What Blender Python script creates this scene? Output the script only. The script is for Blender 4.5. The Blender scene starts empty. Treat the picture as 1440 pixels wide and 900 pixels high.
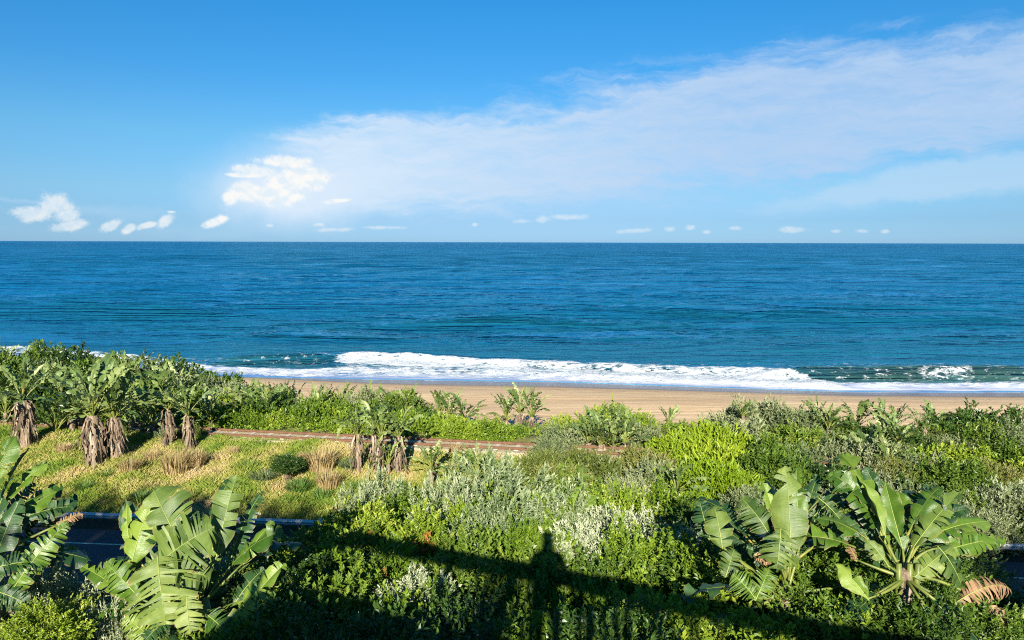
import bpy, math, random
import numpy as np
from mathutils import Vector, Matrix
R = math.radians
rng = np.random.default_rng(7)
random.seed(7)
sc = bpy.context.scene
COL = sc.collection

# ------------------------------------------------------------------ camera
F = 1028.0; PITCH = R(6.1); ROLL = R(0.15); CAMZ = 17.0
cd = bpy.data.cameras.new('camera'); cam = bpy.data.objects.new('camera', cd); COL.objects.link(cam)
cam.location = (0, 0, CAMZ)
cd.sensor_width = 36; cd.lens = 36 * F / 1440; cd.clip_start = 0.05; cd.clip_end = 60000
cam.rotation_euler = (Matrix.Rotation(R(90) - PITCH, 3, 'X') @ Matrix.Rotation(ROLL, 3, 'Z')).to_euler()
sc.camera = cam
FWD = np.array([0, math.cos(PITCH), -math.sin(PITCH)]); UP = np.array([0, math.sin(PITCH), math.cos(PITCH)]); RT = np.array([1., 0, 0])

def ray(px, py):
    a, b = (px - 720) / F, (450 - py) / F
    a, b = a * math.cos(ROLL) - b * math.sin(ROLL), a * math.sin(ROLL) + b * math.cos(ROLL)
    return FWD + a * RT + b * UP
def at_y(px, py, y):
    d = ray(px, py); k = y / d[1]; return np.array([d[0] * k, y, CAMZ + d[2] * k])
def at_z(px, py, z):
    d = ray(px, py); k = (z - CAMZ) / d[2]; return np.array([d[0] * k, d[1] * k, z])

# ------------------------------------------------------------------ light
anti = ray(770, 760); anti /= np.linalg.norm(anti)          # the way the sunlight travels
SUN_EL = math.asin(-anti[2]); SUN_AZ = math.atan2(-anti[0], -anti[1])   # azimuth clockwise from +Y
sl = bpy.data.lights.new('sun', 'SUN'); so = bpy.data.objects.new('sun', sl); COL.objects.link(so)
sl.energy = 4.8; sl.angle = R(0.5); sl.color = (1.0, 0.93, 0.80)
so.rotation_euler = Vector(anti).to_track_quat('-Z', 'Y').to_euler(); so.location = (0, -20, 40)
sc.view_settings.view_transform = 'Standard'; sc.view_settings.look = 'None'
sc.view_settings.exposure = 1.2; sc.view_settings.gamma = 1.0; sc.view_settings.use_curve_mapping = False
sc.cycles.use_denoising = False; sc.cycles.filter_width = 1.1; sc.cycles.sample_clamp_indirect = 3.0; sc.cycles.sample_clamp_direct = 0.9
sc.cycles.max_bounces = 6; sc.cycles.diffuse_bounces = 3; sc.cycles.transmission_bounces = 3; sc.cycles.transparent_max_bounces = 4
sc.cycles.caustics_reflective = False; sc.cycles.caustics_refractive = False

class NT:
    """small helper round a node tree"""
    def __init__(s, tree): s.t = tree; s.t.nodes.clear()
    def n(s, typ, **kw):
        nd = s.t.nodes.new(typ)
        for k, v in kw.items():
            if k.startswith('i_'):
                key = k[2:]; key = int(key) if key.isdigit() else key.replace('_', ' ')
                s.put(nd.inputs[key], v)
            else: setattr(nd, k, v)
        return nd
    def put(s, sock, v):
        if isinstance(v, bpy.types.NodeSocket): s.t.links.new(v, sock)
        else:
            try: sock.default_value = v
            except Exception: sock.default_value = tuple(v) + (1,)
    def m(s, op, a, b=None, c=None, clamp=False):
        nd = s.t.nodes.new('ShaderNodeMath'); nd.operation = op; nd.use_clamp = clamp
        s.put(nd.inputs[0], a)
        if b is not None: s.put(nd.inputs[1], b)
        if c is not None: s.put(nd.inputs[2], c)
        return nd.outputs[0]
    def mr(s, v, a, b, c=0., d=1., smooth=True):
        nd = s.t.nodes.new('ShaderNodeMapRange'); nd.interpolation_type = 'SMOOTHSTEP' if smooth else 'LINEAR'
        s.put(nd.inputs[0], v)
        for i, q in enumerate((a, b, c, d)): s.put(nd.inputs[i + 1], q)
        return nd.outputs[0]
    def mix(s, f, a, b, mode='MIX'):
        nd = s.t.nodes.new('ShaderNodeMix'); nd.data_type = 'RGBA'; nd.blend_type = mode; nd.clamp_factor = True
        s.put(nd.inputs[0], f); s.put(nd.inputs[6], a if not isinstance(a, tuple) else a + (1,) * (4 - len(a)))
        s.put(nd.inputs[7], b if not isinstance(b, tuple) else b + (1,) * (4 - len(b)))
        return nd.outputs[2]
    def noise(s, vec, scale, detail=4, rough=.55, dist=0., out=0):
        nd = s.t.nodes.new('ShaderNodeTexNoise')
        if vec is not None: s.put(nd.inputs['Vector'], vec)
        nd.inputs['Scale'].default_value = scale; nd.inputs['Detail'].default_value = detail
        nd.inputs['Roughness'].default_value = rough; nd.inputs['Distortion'].default_value = dist
        return nd.outputs[out]
    def mapping(s, vec, loc=(0, 0, 0), rot=(0, 0, 0), scale=(1, 1, 1), typ='POINT'):
        nd = s.t.nodes.new('ShaderNodeMapping'); nd.vector_type = typ
        s.put(nd.inputs[0], vec); nd.inputs[1].default_value = loc; nd.inputs[2].default_value = rot; nd.inputs[3].default_value = scale
        return nd.outputs[0]

def ramp(g, fac, stops):
    r = g.n('ShaderNodeValToRGB'); g.put(r.inputs[0], fac); e = r.color_ramp.elements
    while len(e) < len(stops): e.new(.5)
    for q, (p, c) in zip(e, stops): q.position = p; q.color = tuple(c) + (1,)
    return r.outputs[0]

# ------------------------------------------------------------------ sky with clouds, laid out by direction
def build_world():
    w = bpy.data.worlds.new('World'); sc.world = w; w.use_nodes = True
    g = NT(w.node_tree)
    sky = g.n('ShaderNodeTexSky'); sky.sky_type = 'NISHITA'; sky.sun_disc = False
    sky.sun_elevation = SUN_EL; sky.sun_rotation = SUN_AZ; sky.altitude = 0; sky.air_density = 1.0; sky.dust_density = 0.25; sky.ozone_density = 2.5
    tc = g.n('ShaderNodeTexCoord'); sep = g.n('ShaderNodeSeparateXYZ'); g.put(sep.inputs[0], tc.outputs['Generated'])
    az = g.m('ARCTAN2', sep.outputs[0], sep.outputs[1]); el = g.m('ARCSINE', sep.outputs[2])
    azd = g.m('MULTIPLY', az, 57.2958); eld = g.m('MULTIPLY', el, 57.2958)
    lin = lambda c: np.where(np.array(c) / 255. <= .04045, np.array(c) / 255. / 12.92, ((np.array(c) / 255. + .055) / 1.055) ** 2.4)
    raw = {17.6: (130, 166, 206), 12.2: (151, 190, 226), 7.8: (177, 215, 241), 3.9: (214, 243, 242), 1.7: (240, 252, 228), .3: (247, 245, 210)}
    want = {17.6: (56, 155, 231), 12.2: (80, 175, 246), 7.8: (118, 199, 253), 3.9: (148, 212, 252), 1.7: (152, 209, 249), .3: (160, 212, 247)}
    stops = [(e / 20., tuple(lin(want[e]) / lin(raw[e]) / 2.)) for e in sorted(raw)]      # clear-air colour of this sky, by height over the horizon
    tn = ramp(g, g.m('DIVIDE', eld, 20.), stops)
    base = g.mix(1.0, sky.outputs[0], tn, 'MULTIPLY'); base = g.mix(1.0, base, (1.81, 1.81, 1.81), 'MULTIPLY')
    cmb = g.n('ShaderNodeCombineXYZ'); g.put(cmb.inputs[0], azd); g.put(cmb.inputs[1], eld); P = cmb.outputs[0]
    def azel(px, py):
        d = ray(px, py); return math.degrees(math.atan2(d[0], d[1])), math.degrees(math.asin(d[2] / np.linalg.norm(d)))
    warpn = g.noise(P, .35, 5, .6, 0, 1)
    wv = g.n('ShaderNodeVectorMath', operation='SUBTRACT'); g.put(wv.inputs[0], warpn); wv.inputs[1].default_value = (.5, .5, .5)
    def warped(src, k):
        a = g.n('ShaderNodeVectorMath', operation='MULTIPLY_ADD'); g.put(a.inputs[0], src); a.inputs[1].default_value = (k, k * .6, 0); g.put(a.inputs[2], P); return a.outputs[0]
    Pw = warped(wv.outputs[0], 3.0)
    def blob(vec, px, py, rx, ry, rot, lo=1.0, hi=.0):
        """soft ellipse: centre in photo pixels (turned into a direction), radii in degrees"""
        a, e = azel(px, py)
        mp = g.mapping(vec, (a, e, 0), (0, 0, R(rot)), (rx, ry, 1), 'TEXTURE')
        ln = g.n('ShaderNodeVectorMath', operation='LENGTH'); g.put(ln.inputs[0], mp)
        return g.mr(ln.outputs['Value'], lo, hi)
    def union(lst):
        r = lst[0]
        for q in lst[1:]: r = g.m('MAXIMUM', r, q)
        return r
    def add(lst):
        r = lst[0]
        for q in lst[1:]: r = g.m('ADD', r, q)
        return r
    # high veil, streaming up to the right
    st = g.mapping(Pw, rot=(0, 0, R(-9)), scale=(.10, .55, 1))
    streak = g.noise(st, 1.3, 8, .62)
    st2 = g.mapping(Pw, rot=(0, 0, R(-14)), scale=(.25, 1.2, 1)); streak2 = g.noise(st2, 1.0, 8, .66)
    field = add([g.m('MULTIPLY', blob(Pw, 900, 195, 25, 7.2, 5), 1.25), g.m('MULTIPLY', blob(Pw, 1330, 140, 22, 5.4, 11), 1.25),
                 g.m('MULTIPLY', blob(Pw, 560, 205, 13, 3.4, -3), .85), g.m('MULTIPLY', blob(Pw, 1120, 110, 14, 4.2, 10), .7),
                 g.m('MULTIPLY', blob(Pw, 600, 240, 18, 5.2, 3), 1.1), g.m('MULTIPLY', blob(Pw, 1500, 115, 12, 5, 8), .6)])
    f1 = g.m('ADD', field, g.m('MULTIPLY', g.m('SUBTRACT', streak, .5), 2.0)); f1 = g.m('ADD', f1, g.m('MULTIPLY', g.m('SUBTRACT', streak2, .5), .5))
    near_f = g.mr(field, .02, .30)
    veil = g.m('MULTIPLY', near_f, g.m('MULTIPLY', g.m('MULTIPLY', g.mr(f1, .08, 1.05), .95), g.mr(g.m('ADD', g.m('MULTIPLY', streak2, .6), g.m('MULTIPLY', streak, .4)), .30, .64, .60, 1.0)))
    band = add([g.m('MULTIPLY', blob(Pw, 1260, 265, 17, 1.9, 7.5), .95), g.m('MULTIPLY', blob(Pw, 1430, 238, 13, 2.4, 5), .9)])
    veil2 = g.m('MULTIPLY', g.mr(g.m('ADD', band, g.m('MULTIPLY', g.m('SUBTRACT', streak2, .5), 1.1)), .15, 1.0), .62)
    low = add([g.m('MULTIPLY', blob(Pw, 150, 300, 12, .9, 0), .7), g.m('MULTIPLY', blob(Pw, 30, 282, 5, .35, 0), .8), g.m('MULTIPLY', blob(Pw, 340, 325, 16, 1.2, 0), .5)])
    veil3 = g.m('MULTIPLY', g.mr(g.m('ADD', low, g.m('MULTIPLY', g.m('SUBTRACT', streak2, .5), .8)), .1, 1.0), .34)
    bank = g.m('MAXIMUM', g.m('MULTIPLY', blob(Pw, 720, 345, 60, 2.6, 0), .22), g.m('MULTIPLY', blob(Pw, 720, 285, 28, 6.0, 0), .50))
    horizon = bank
    # puffy heaps
    Pc = warped(wv.outputs[0], 1.0)
    bil = g.noise(P, 1.0, 8, .52); up1 = g.noise(g.mapping(P, (0, -.35, 0)), 1.0, 8, .52); bil2 = g.noise(P, 6.0, 7, .62)
    cum = union([blob(P, 418, 254, 4.0, 1.8, 8), blob(P, 440, 249, 2.4, 1.5, 0), blob(P, 405, 228, 3.8, .8, -3), blob(P, 350, 270, 2.4, 1.3, 0), blob(P, 322, 280, .95, .95, 0), blob(P, 390, 272, 3.6, 1.6, 0),
                 blob(P, 360, 240, 3.0, .7, -4), blob(P, 345, 246, 2.2, .34, 0), blob(P, 470, 283, 2.0, .3, 5), blob(P, 302, 312, 1.6, .6, 25)])
    cumL = union([blob(P, 80, 288, 1.7, 1.25, 0), blob(P, 45, 300, 1.9, .9, 0), blob(P, 92, 303, 1.3, .9, 0), blob(P, 98, 317, 2.0, .6, 12), blob(P, 155, 318, 1.3, .55, 30), blob(P, 182, 321, .9, .5, 35),
                  blob(P, 207, 317, 1.2, .4, 12), blob(P, 233, 311, 1.2, .6, 40), blob(P, 241, 298, .5, .16, 0)])
    small = union([blob(P, 765, 308, 1.1, .5, 0), blob(P, 735, 311, 1.3, .36, 0), blob(P, 800, 305, 2.8, .42, 0), blob(P, 890, 325, 2.6, .36, 3), blob(P, 940, 322, .8, .35, 0), blob(P, 970, 320, .7, .4, 5), blob(P, 993, 326, .6, .3, 0),
                   blob(P, 1035, 321, .9, .3, 0), blob(P, 1115, 323, 1.9, .45, 0), blob(P, 1176, 325, .6, .25, 0), blob(P, 1212, 325, .8, .26, 0), blob(P, 1245, 325, .5, .25, 0),
                   blob(P, 470, 323, 2.6, .3, 2), blob(P, 540, 320, 3.0, .26, 0), blob(P, 668, 316, .45, .25, 0), blob(P, 380, 317, .5, .2, 0), blob(P, 447, 316, .9, .24, 0)])
    allc = union([cum, cumL, small])
    puff = add([g.m('MULTIPLY', union([cum, cumL, g.m('MULTIPLY', small, .8)]), 1.9), g.m('MULTIPLY', g.m('SUBTRACT', bil, .5), 2.0), g.m('MULTIPLY', g.m('SUBTRACT', bil2, .5), 1.1)])
    pmask = g.m('MULTIPLY', g.mr(puff, .30, 1.50), g.m('GREATER_THAN', allc, .001))
    pmask = g.m('MULTIPLY', pmask, g.m('ADD', .66, g.m('MULTIPLY', g.mr(cum, 0., .5), .26))); pmask = g.m('MULTIPLY', pmask, g.mr(g.m('MAXIMUM', cum, cumL), 0., .06, .62, 1.))
    glow = g.m('MULTIPLY', add([blob(Pw, 455, 250, 11, 4.6, 4), blob(Pw, 400, 280, 8, 3.0, 0)]), .80)
    relief = g.mr(g.m('ADD', g.m('SUBTRACT', bil, up1), g.m('MULTIPLY', g.m('SUBTRACT', bil, .5), .5)), -.16, .16)
    ccol = g.mix(relief, (6.9, 7.7, 8.3), (8.6, 8.5, 8.2))
    front = g.mr(sep.outputs[1], .0, .15)
    vcol = (4.9, 5.9, 8.3)
    dark = (3.9, 5.0, 7.8)
    c = g.mix(g.m('MULTIPLY', horizon, front), base, (3.6, 5.6, 8.0))
    c = g.mix(g.m('MULTIPLY', g.m('MAXIMUM', veil2, veil3), front), c, (4.6, 6.3, 8.0))
    vc = g.mix(g.mr(azd, -18, 22), (5.9, 7.1, 8.4), (4.1, 5.6, 7.7))
    c = g.mix(g.m('MULTIPLY', veil, front), c, vc)
    c = g.mix(g.m('MULTIPLY', glow, front), c, (6.0, 7.2, 8.5))
    c = g.mix(g.m('MULTIPLY', pmask, front), c, ccol)
    bg = g.n('ShaderNodeBackground'); g.put(bg.inputs[0], c); bg.inputs[1].default_value = 0.05
    out = g.n('ShaderNodeOutputWorld'); g.put(out.inputs[0], bg.outputs[0])
build_world()

# ------------------------------------------------------------------ materials
MATS = {}
def newmat(name):
    m = bpy.data.materials.new(name); m.use_nodes = True; MATS[name] = m; return m, NT(m.node_tree)
def finish(g, col, rough=.6, spec=.3, bump=None, bstr=.3, bdist=.02, trans=0., tcol=None, **kw):
    p = g.n('ShaderNodeBsdfPrincipled'); g.put(p.inputs['Base Color'], col); g.put(p.inputs['Roughness'], rough)
    g.put(p.inputs['Specular IOR Level'], spec)
    for k, v in kw.items(): g.put(p.inputs[k.replace('_', ' ')], v)
    if bump is not None:
        b = g.n('ShaderNodeBump'); b.inputs['Strength'].default_value = bstr; b.inputs['Distance'].default_value = bdist
        g.put(b.inputs['Height'], bump); g.put(p.inputs['Normal'], b.outputs[0])
    sh = p.outputs[0]
    if trans:
        t = g.n('ShaderNodeBsdfTranslucent'); g.put(t.inputs[0], tcol if tcol is not None else col)
        mx = g.n('ShaderNodeMixShader'); mx.inputs[0].default_value = trans; g.put(mx.inputs[1], sh); g.put(mx.inputs[2], t.outputs[0]); sh = mx.outputs[0]
    o = g.n('ShaderNodeOutputMaterial'); g.put(o.inputs[0], sh)
def leafmat(name, stops, rough=.45, spec=.35, trans=.22, world_var=.14):
    m, g = newmat(name)
    a = g.n('ShaderNodeAttribute', attribute_name='tint')
    oi = g.n('ShaderNodeObjectInfo')
    geo = g.n('ShaderNodeNewGeometry')
    nz = g.noise(geo.outputs['Position'], .5, 3)
    f = g.m('ADD', a.outputs['Fac'], g.m('MULTIPLY', g.m('SUBTRACT', nz, .5), world_var * 2))
    f = g.m('ADD', f, g.m('MULTIPLY', g.m('SUBTRACT', oi.outputs['Random'], .5), .50), clamp=True)
    col = ramp(g, f, stops)
    finish(g, col, rough, spec, trans=trans)
    return m
leafmat('leaf_bright', [(0, (.04, .085, .010)), (.4, (.11, .19, .014)), (.75, (.22, .31, .024)), (1, (.36, .40, .05))])
leafmat('leaf_lime', [(0, (.10, .18, .010)), (.5, (.20, .30, .014)), (1, (.32, .40, .03))], spec=.3)
leafmat('leaf_mid', [(0, (.028, .062, .010)), (.45, (.075, .14, .015)), (.8, (.16, .24, .028)), (1, (.27, .31, .05))])
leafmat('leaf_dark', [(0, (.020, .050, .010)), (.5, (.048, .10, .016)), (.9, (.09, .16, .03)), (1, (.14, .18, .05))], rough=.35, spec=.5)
leafmat('leaf_grey', [(0, (.06, .10, .035)), (.5, (.15, .20, .075)), (1, (.34, .36, .19))], rough=.6)
leafmat('leaf_silver', [(0, (.07, .12, .04)), (.4, (.16, .22, .09)), (.7, (.32, .37, .20)), (1, (.52, .54, .36))], rough=.65, trans=.12)
leafmat('leaf_olive', [(0, (.07, .10, .02)), (.5, (.14, .18, .035)), (1, (.26, .25, .07))])
leafmat('leaf_orange', [(0, (.22, .13, .02)), (1, (.42, .19, .05))])
leafmat('grass_blade', [(0, (.08, .15, .02)), (.32, (.18, .27, .035)), (.58, (.33, .35, .07)), (.75, (.50, .42, .16)), (1, (.58, .45, .24))], rough=.6, spec=.2, trans=.25, world_var=.75)
leafmat('grass_straw', [(0, (.28, .22, .09)), (.6, (.46, .34, .16)), (1, (.6, .47, .27))], rough=.7, spec=.15)
leafmat('grass_green', [(0, (.06, .13, .02)), (.5, (.12, .22, .04)), (1, (.24, .32, .09))], rough=.5)

def banana(name, c1, c2, c3, rough=.38, trans=.28, spec=.45):
    m, g = newmat(name)
    uv = g.n('ShaderNodeTexCoord').outputs['UV']
    vein = g.noise(g.mapping(uv, scale=(60, 1.2, 1)), 1.0, 4, .6)
    big = g.noise(g.mapping(uv, scale=(5, 2.5, 1)), 1.0, 4, .6)
    a = g.n('ShaderNodeAttribute', attribute_name='tint')
    f = g.m('ADD', g.m('MULTIPLY', vein, .45), g.m('ADD', g.m('MULTIPLY', big, .45), g.m('MULTIPLY', g.m('SUBTRACT', a.outputs['Fac'], .5), .75)), clamp=True)
    col = ramp(g, f, [(.2, c1), (.5, c2), (.85, c3)])
    sepu = g.n('ShaderNodeSeparateXYZ'); g.put(sepu.inputs[0], uv)
    edge = g.mr(g.m('ADD', sepu.outputs[1], g.m('MULTIPLY', big, .3)), 1.06, 1.16)
    col = g.mix(g.m('MULTIPLY', edge, .8), col, (.30, .20, .09))
    finish(g, col, rough, spec, bump=vein, bstr=.5, bdist=.012, trans=trans)
banana('banana_leaf', (.035, .090, .010), (.105, .19, .020), (.24, .33, .05), rough=.35)
banana('banana_pale', (.042, .090, .015), (.125, .190, .034), (.28, .34, .08), rough=.45, spec=.45)
banana('banana_dark', (.020, .06, .018), (.042, .10, .028), (.09, .16, .045), rough=.36)
banana('banana_far', (.05, .10, .02), (.15, .22, .055), (.36, .40, .15), rough=.45, trans=.2)
banana('banana_dead', (.14, .08, .04), (.33, .20, .11), (.55, .38, .24), rough=.8, trans=.1, spec=.15)
banana('dead_far', (.07, .05, .035), (.22, .165, .115), (.44, .36, .27), rough=.9, trans=.08, spec=.1)
m, g = newmat('midrib'); finish(g, (.27, .32, .07), .4, .4)
m, g = newmat('petiole'); tc = g.n('ShaderNodeTexCoord').outputs['Object']
finish(g, ramp(g, g.noise(tc, 3, 4), [(.35, (.07, .11, .02)), (.6, (.20, .22, .045)), (.8, (.42, .25, .06))]), .45, .4)
m, g = newmat('bark'); tc = g.n('ShaderNodeTexCoord').outputs['Object']
nz = g.noise(g.mapping(tc, scale=(6, 6, 2.0)), 2, 6, .65)
finish(g, ramp(g, nz, [(.3, (.045, .032, .022)), (.6, (.17, .13, .09)), (.8, (.3, .24, .17))]), .85, .1, bump=nz, bstr=.8, bdist=.03)
m, g = newmat('palm_bark'); tc = g.n('ShaderNodeTexCoord').outputs['Object']
nz = g.noise(g.mapping(tc, scale=(9, 9, 2.2)), 1.4, 6, .7)
finish(g, ramp(g, nz, [(.32, (.05, .036, .025)), (.5, (.24, .18, .12)), (.72, (.50, .41, .31))]), .85, .1, bump=nz, bstr=1., bdist=.06)
m, g = newmat('soil'); tc = g.n('ShaderNodeNewGeometry').outputs['Position']
nz = g.noise(tc, .9, 6, .6); n2 = g.noise(tc, 9, 5, .7)
sp = g.n('ShaderNodeSeparateXYZ'); g.put(sp.inputs[0], tc)
srd = g.m('ADD', sp.outputs[1], g.m('MULTIPLY', sp.outputs[0], .08))
c1 = ramp(g, g.m('ADD', g.m('MULTIPLY', nz, .6), g.m('MULTIPLY', n2, .4)), [(.3, (.12, .13, .03)), (.5, (.26, .25, .07)), (.7, (.40, .31, .14))])
c2 = ramp(g, n2, [(.3, (.03, .022, .014)), (.7, (.10, .07, .04))])
col = g.mix(g.mr(srd, 28.9, 30.6), c2, c1)
dune = ramp(g, n2, [(.3, (.10, .12, .03)), (.6, (.22, .2, .08)), (.8, (.4, .31, .19))])
col = g.mix(g.mr(g.m('ADD', sp.outputs[1], g.m('MULTIPLY', sp.outputs[0], .163)), 39.6, 41.), col, dune)
finish(g, col, .9, .1, bump=n2, bstr=.9, bdist=.06)
m, g = newmat('sand'); pos = g.n('ShaderNodeNewGeometry').outputs['Position']
nz = g.noise(g.mapping(pos, scale=(.05, .14, 1)), 1., 6, .6, 1.2); n2 = g.noise(pos, 3.0, 5, .65); n3 = g.noise(g.mapping(pos, rot=(0, 0, R(-5)), scale=(.12, .9, 1)), .5, 5, .6, .8)
wet = g.n('ShaderNodeAttribute', attribute_name='wet').outputs['Fac']
dry = ramp(g, g.m('ADD', g.m('MULTIPLY', nz, .55), g.m('MULTIPLY', n3, .45)), [(.34, (.57, .37, .185)), (.5, (.74, .505, .27)), (.68, (.84, .60, .34))])
dry = g.mix(g.m('MULTIPLY', g.mr(n2, .5, .75), .15), dry, (.40, .28, .16))
wf = g.mr(g.m('ADD', wet, g.m('MULTIPLY', g.m('SUBTRACT', n3, .5), .35)), .3, .62)
damp = g.mr(g.m('ADD', wet, g.m('MULTIPLY', g.m('SUBTRACT', nz, .5), .7)), .05, .5)
col = g.mix(g.m('MULTIPLY', damp, .4), dry, (.36, .24, .14))
wl = g.m('ADD', wet, g.m('MULTIPLY', g.m('SUBTRACT', nz, .5), .5)); line = g.m('MULTIPLY', g.mr(g.m('ABSOLUTE', g.m('SUBTRACT', wl, .16)), .035, .0), g.mr(g.noise(pos, 1.2, 5, .7), .42, .62))
col = g.mix(g.m('MULTIPLY', line, .6), col, (.16, .10, .06))
foot = g.noise(pos, 1.6, 4, .7); col = g.mix(g.m('MULTIPLY', g.mr(foot, .56, .70), .28), col, (.38, .26, .14))
col = g.mix(wf, col, (.17, .12, .09))
finish(g, col, g.m('SUBTRACT', .85, g.m('MULTIPLY', wf, .62)), .35, bump=g.m('ADD', g.m('MULTIPLY', n3, 3.), n2), bstr=.55, bdist=.12)
m, g = newmat('asphalt'); pos = g.n('ShaderNodeNewGeometry').outputs['Position']
nz = g.noise(pos, 40, 3, .7); n2 = g.noise(g.mapping(pos, scale=(.15, 1.2, 1)), 1, 4)
finish(g, ramp(g, g.m('ADD', g.m('MULTIPLY', nz, .5), g.m('MULTIPLY', n2, .5)), [(.3, (.035, .037, .042)), (.7, (.075, .076, .082))]), .8, .3, bump=nz, bstr=.4, bdist=.01)
m, g = newmat('road_paint'); pos = g.n('ShaderNodeNewGeometry').outputs['Position']
finish(g, ramp(g, g.noise(pos, 6, 5, .7), [(.3, (.30, .27, .18)), (.6, (.7, .66, .5))]), .6, .3)
m, g = newmat('galvanised'); pos = g.n('ShaderNodeNewGeometry').outputs['Position']
nz = g.noise(g.mapping(pos, scale=(1, 4, 8)), 2, 5, .7)
finish(g, ramp(g, nz, [(.3, (.38, .38, .37)), (.7, (.62, .63, .63))]), .45, .5, Metallic=.35)
m, g = newmat('rust'); pos = g.n('ShaderNodeNewGeometry').outputs['Position']
finish(g, ramp(g, g.noise(pos, 5, 5, .7), [(.3, (.10, .05, .03)), (.7, (.21, .11, .06))]), .75, .3)
m, g = newmat('sleeper'); pos = g.n('ShaderNodeNewGeometry').outputs['Position']
finish(g, ramp(g, g.noise(pos, 4, 5, .7), [(.3, (.50, .40, .30)), (.7, (.68, .57, .44))]), .85, .2)
m, g = newmat('ballast'); pos = g.n('ShaderNodeNewGeometry').outputs['Position']
vo = g.n('ShaderNodeTexVoronoi'); g.put(vo.inputs['Vector'], pos); vo.inputs['Scale'].default_value = 11
nn = g.noise(pos, 1.5, 4)
finish(g, g.mix(g.mr(nn, .35, .65), ramp(g, vo.outputs['Color'], [(.1, (.34, .26, .18)), (.9, (.60, .48, .36))]), (.46, .40, .22)), .9, .15, bump=vo.outputs['Distance'], bstr=.9, bdist=.05)
m, g = newmat('timber'); tc = g.n('ShaderNodeTexCoord').outputs['Object']
finish(g, ramp(g, g.noise(g.mapping(tc, scale=(1, 12, 12)), 3, 5), [(.3, (.13, .07, .035)), (.7, (.28, .17, .09))]), .6, .3)
m, g = newmat('concrete'); tc = g.n('ShaderNodeNewGeometry').outputs['Position']
finish(g, ramp(g, g.noise(tc, 2, 5), [(.3, (.38, .36, .33)), (.7, (.55, .53, .49))]), .85, .2)
m, g = newmat('plaster'); tc = g.n('ShaderNodeNewGeometry').outputs['Position']
finish(g, ramp(g, g.noise(tc, 1, 5), [(.3, (.62, .58, .50)), (.7, (.74, .70, .62))]), .85, .2)
m, g = newmat('roof_tile'); tc = g.n('ShaderNodeNewGeometry').outputs['Position']
finish(g, ramp(g, g.noise(tc, 5, 5), [(.3, (.22, .09, .05)), (.7, (.38, .17, .10))]), .8, .2)
m, g = newmat('window_glass'); finish(g, (.03, .045, .06), .06, .6)
m, g = newmat('skin'); finish(g, (.45, .26, .17), .55, .3)
m, g = newmat('shirt'); finish(g, (.12, .20, .34), .85, .1)
m, g = newmat('trousers'); finish(g, (.06, .06, .08), .85, .1)
m, g = newmat('hair'); finish(g, (.03, .02, .015), .6, .3)
m, g = newmat('phone_black'); finish(g, (.02, .02, .02), .2, .5)

# ------------------------------------------------------------------ object helpers
def mesh(name, V, Fc, mats, tint=None, uv=None, smooth=True, midx=None):
    V = np.asarray(V, dtype=np.float32).reshape(-1, 3); me = bpy.data.meshes.new(name)
    if isinstance(Fc, np.ndarray):
        n, k = Fc.shape
        me.vertices.add(len(V)); me.vertices.foreach_set('co', V.ravel())
        me.loops.add(n * k); me.loops.foreach_set('vertex_index', Fc.astype(np.int32).ravel())
        me.polygons.add(n); me.polygons.foreach_set('loop_start', np.arange(0, n * k, k, dtype=np.int32)); me.polygons.foreach_set('loop_total', np.full(n, k, dtype=np.int32))
        me.update(calc_edges=True)
    else:
        me.from_pydata(V.tolist(), [], Fc)
    for mm in ([mats] if isinstance(mats, str) else mats): me.materials.append(MATS[mm])
    if midx is not None: me.polygons.foreach_set('material_index', np.asarray(midx, dtype=np.int32))
    me.polygons.foreach_set('use_smooth', np.full(len(me.polygons), smooth))
    if tint is not None:
        at = me.attributes.new('tint', 'FLOAT', 'FACE' if len(tint) == len(me.polygons) else 'POINT'); at.data.foreach_set('value', np.asarray(tint, dtype=np.float32))
    if uv is not None:
        ul = me.uv_layers.new(name='UVMap'); li = np.empty(len(me.loops), dtype=np.int32); me.loops.foreach_get('vertex_index', li)
        ul.data.foreach_set('uv', np.asarray(uv, dtype=np.float32)[li].ravel())
    me.update(); return me
def obj(name, me, parent=None, loc=None):
    o = bpy.data.objects.new(name, me); COL.objects.link(o)
    if parent is not None: o.parent = parent
    if loc is not None: o.location = loc
    return o
def tag(o, label, cat, group=None):
    o['label'] = label; o['category'] = cat
    if group: o['group'] = group
    return o
def thing(name, label, cat, loc=(0, 0, 0), group=None, rotz=0):
    o = obj(name, None); o.location = [float(q) for q in loc]; o.rotation_euler = (0, 0, rotz); return tag(o, label, cat, group)
def struct(o, kind='structure'):
    o['kind'] = kind; return o
def dup(root, loc, rotz=0, label=None, group=None, cat=None, scale=None):
    r = root.copy(); COL.objects.link(r); r.location = [float(q) for q in loc]; r.rotation_euler = (0, 0, rotz)
    if scale is not None: r.scale = scale
    if label: r['label'] = label
    if group: r['group'] = group
    if cat: r['category'] = cat
    for ch in list(root.children):
        c = ch.copy(); COL.objects.link(c); c.parent = r
        for gg in ch.children:
            d = gg.copy(); COL.objects.link(d); d.parent = c
    return r
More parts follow.
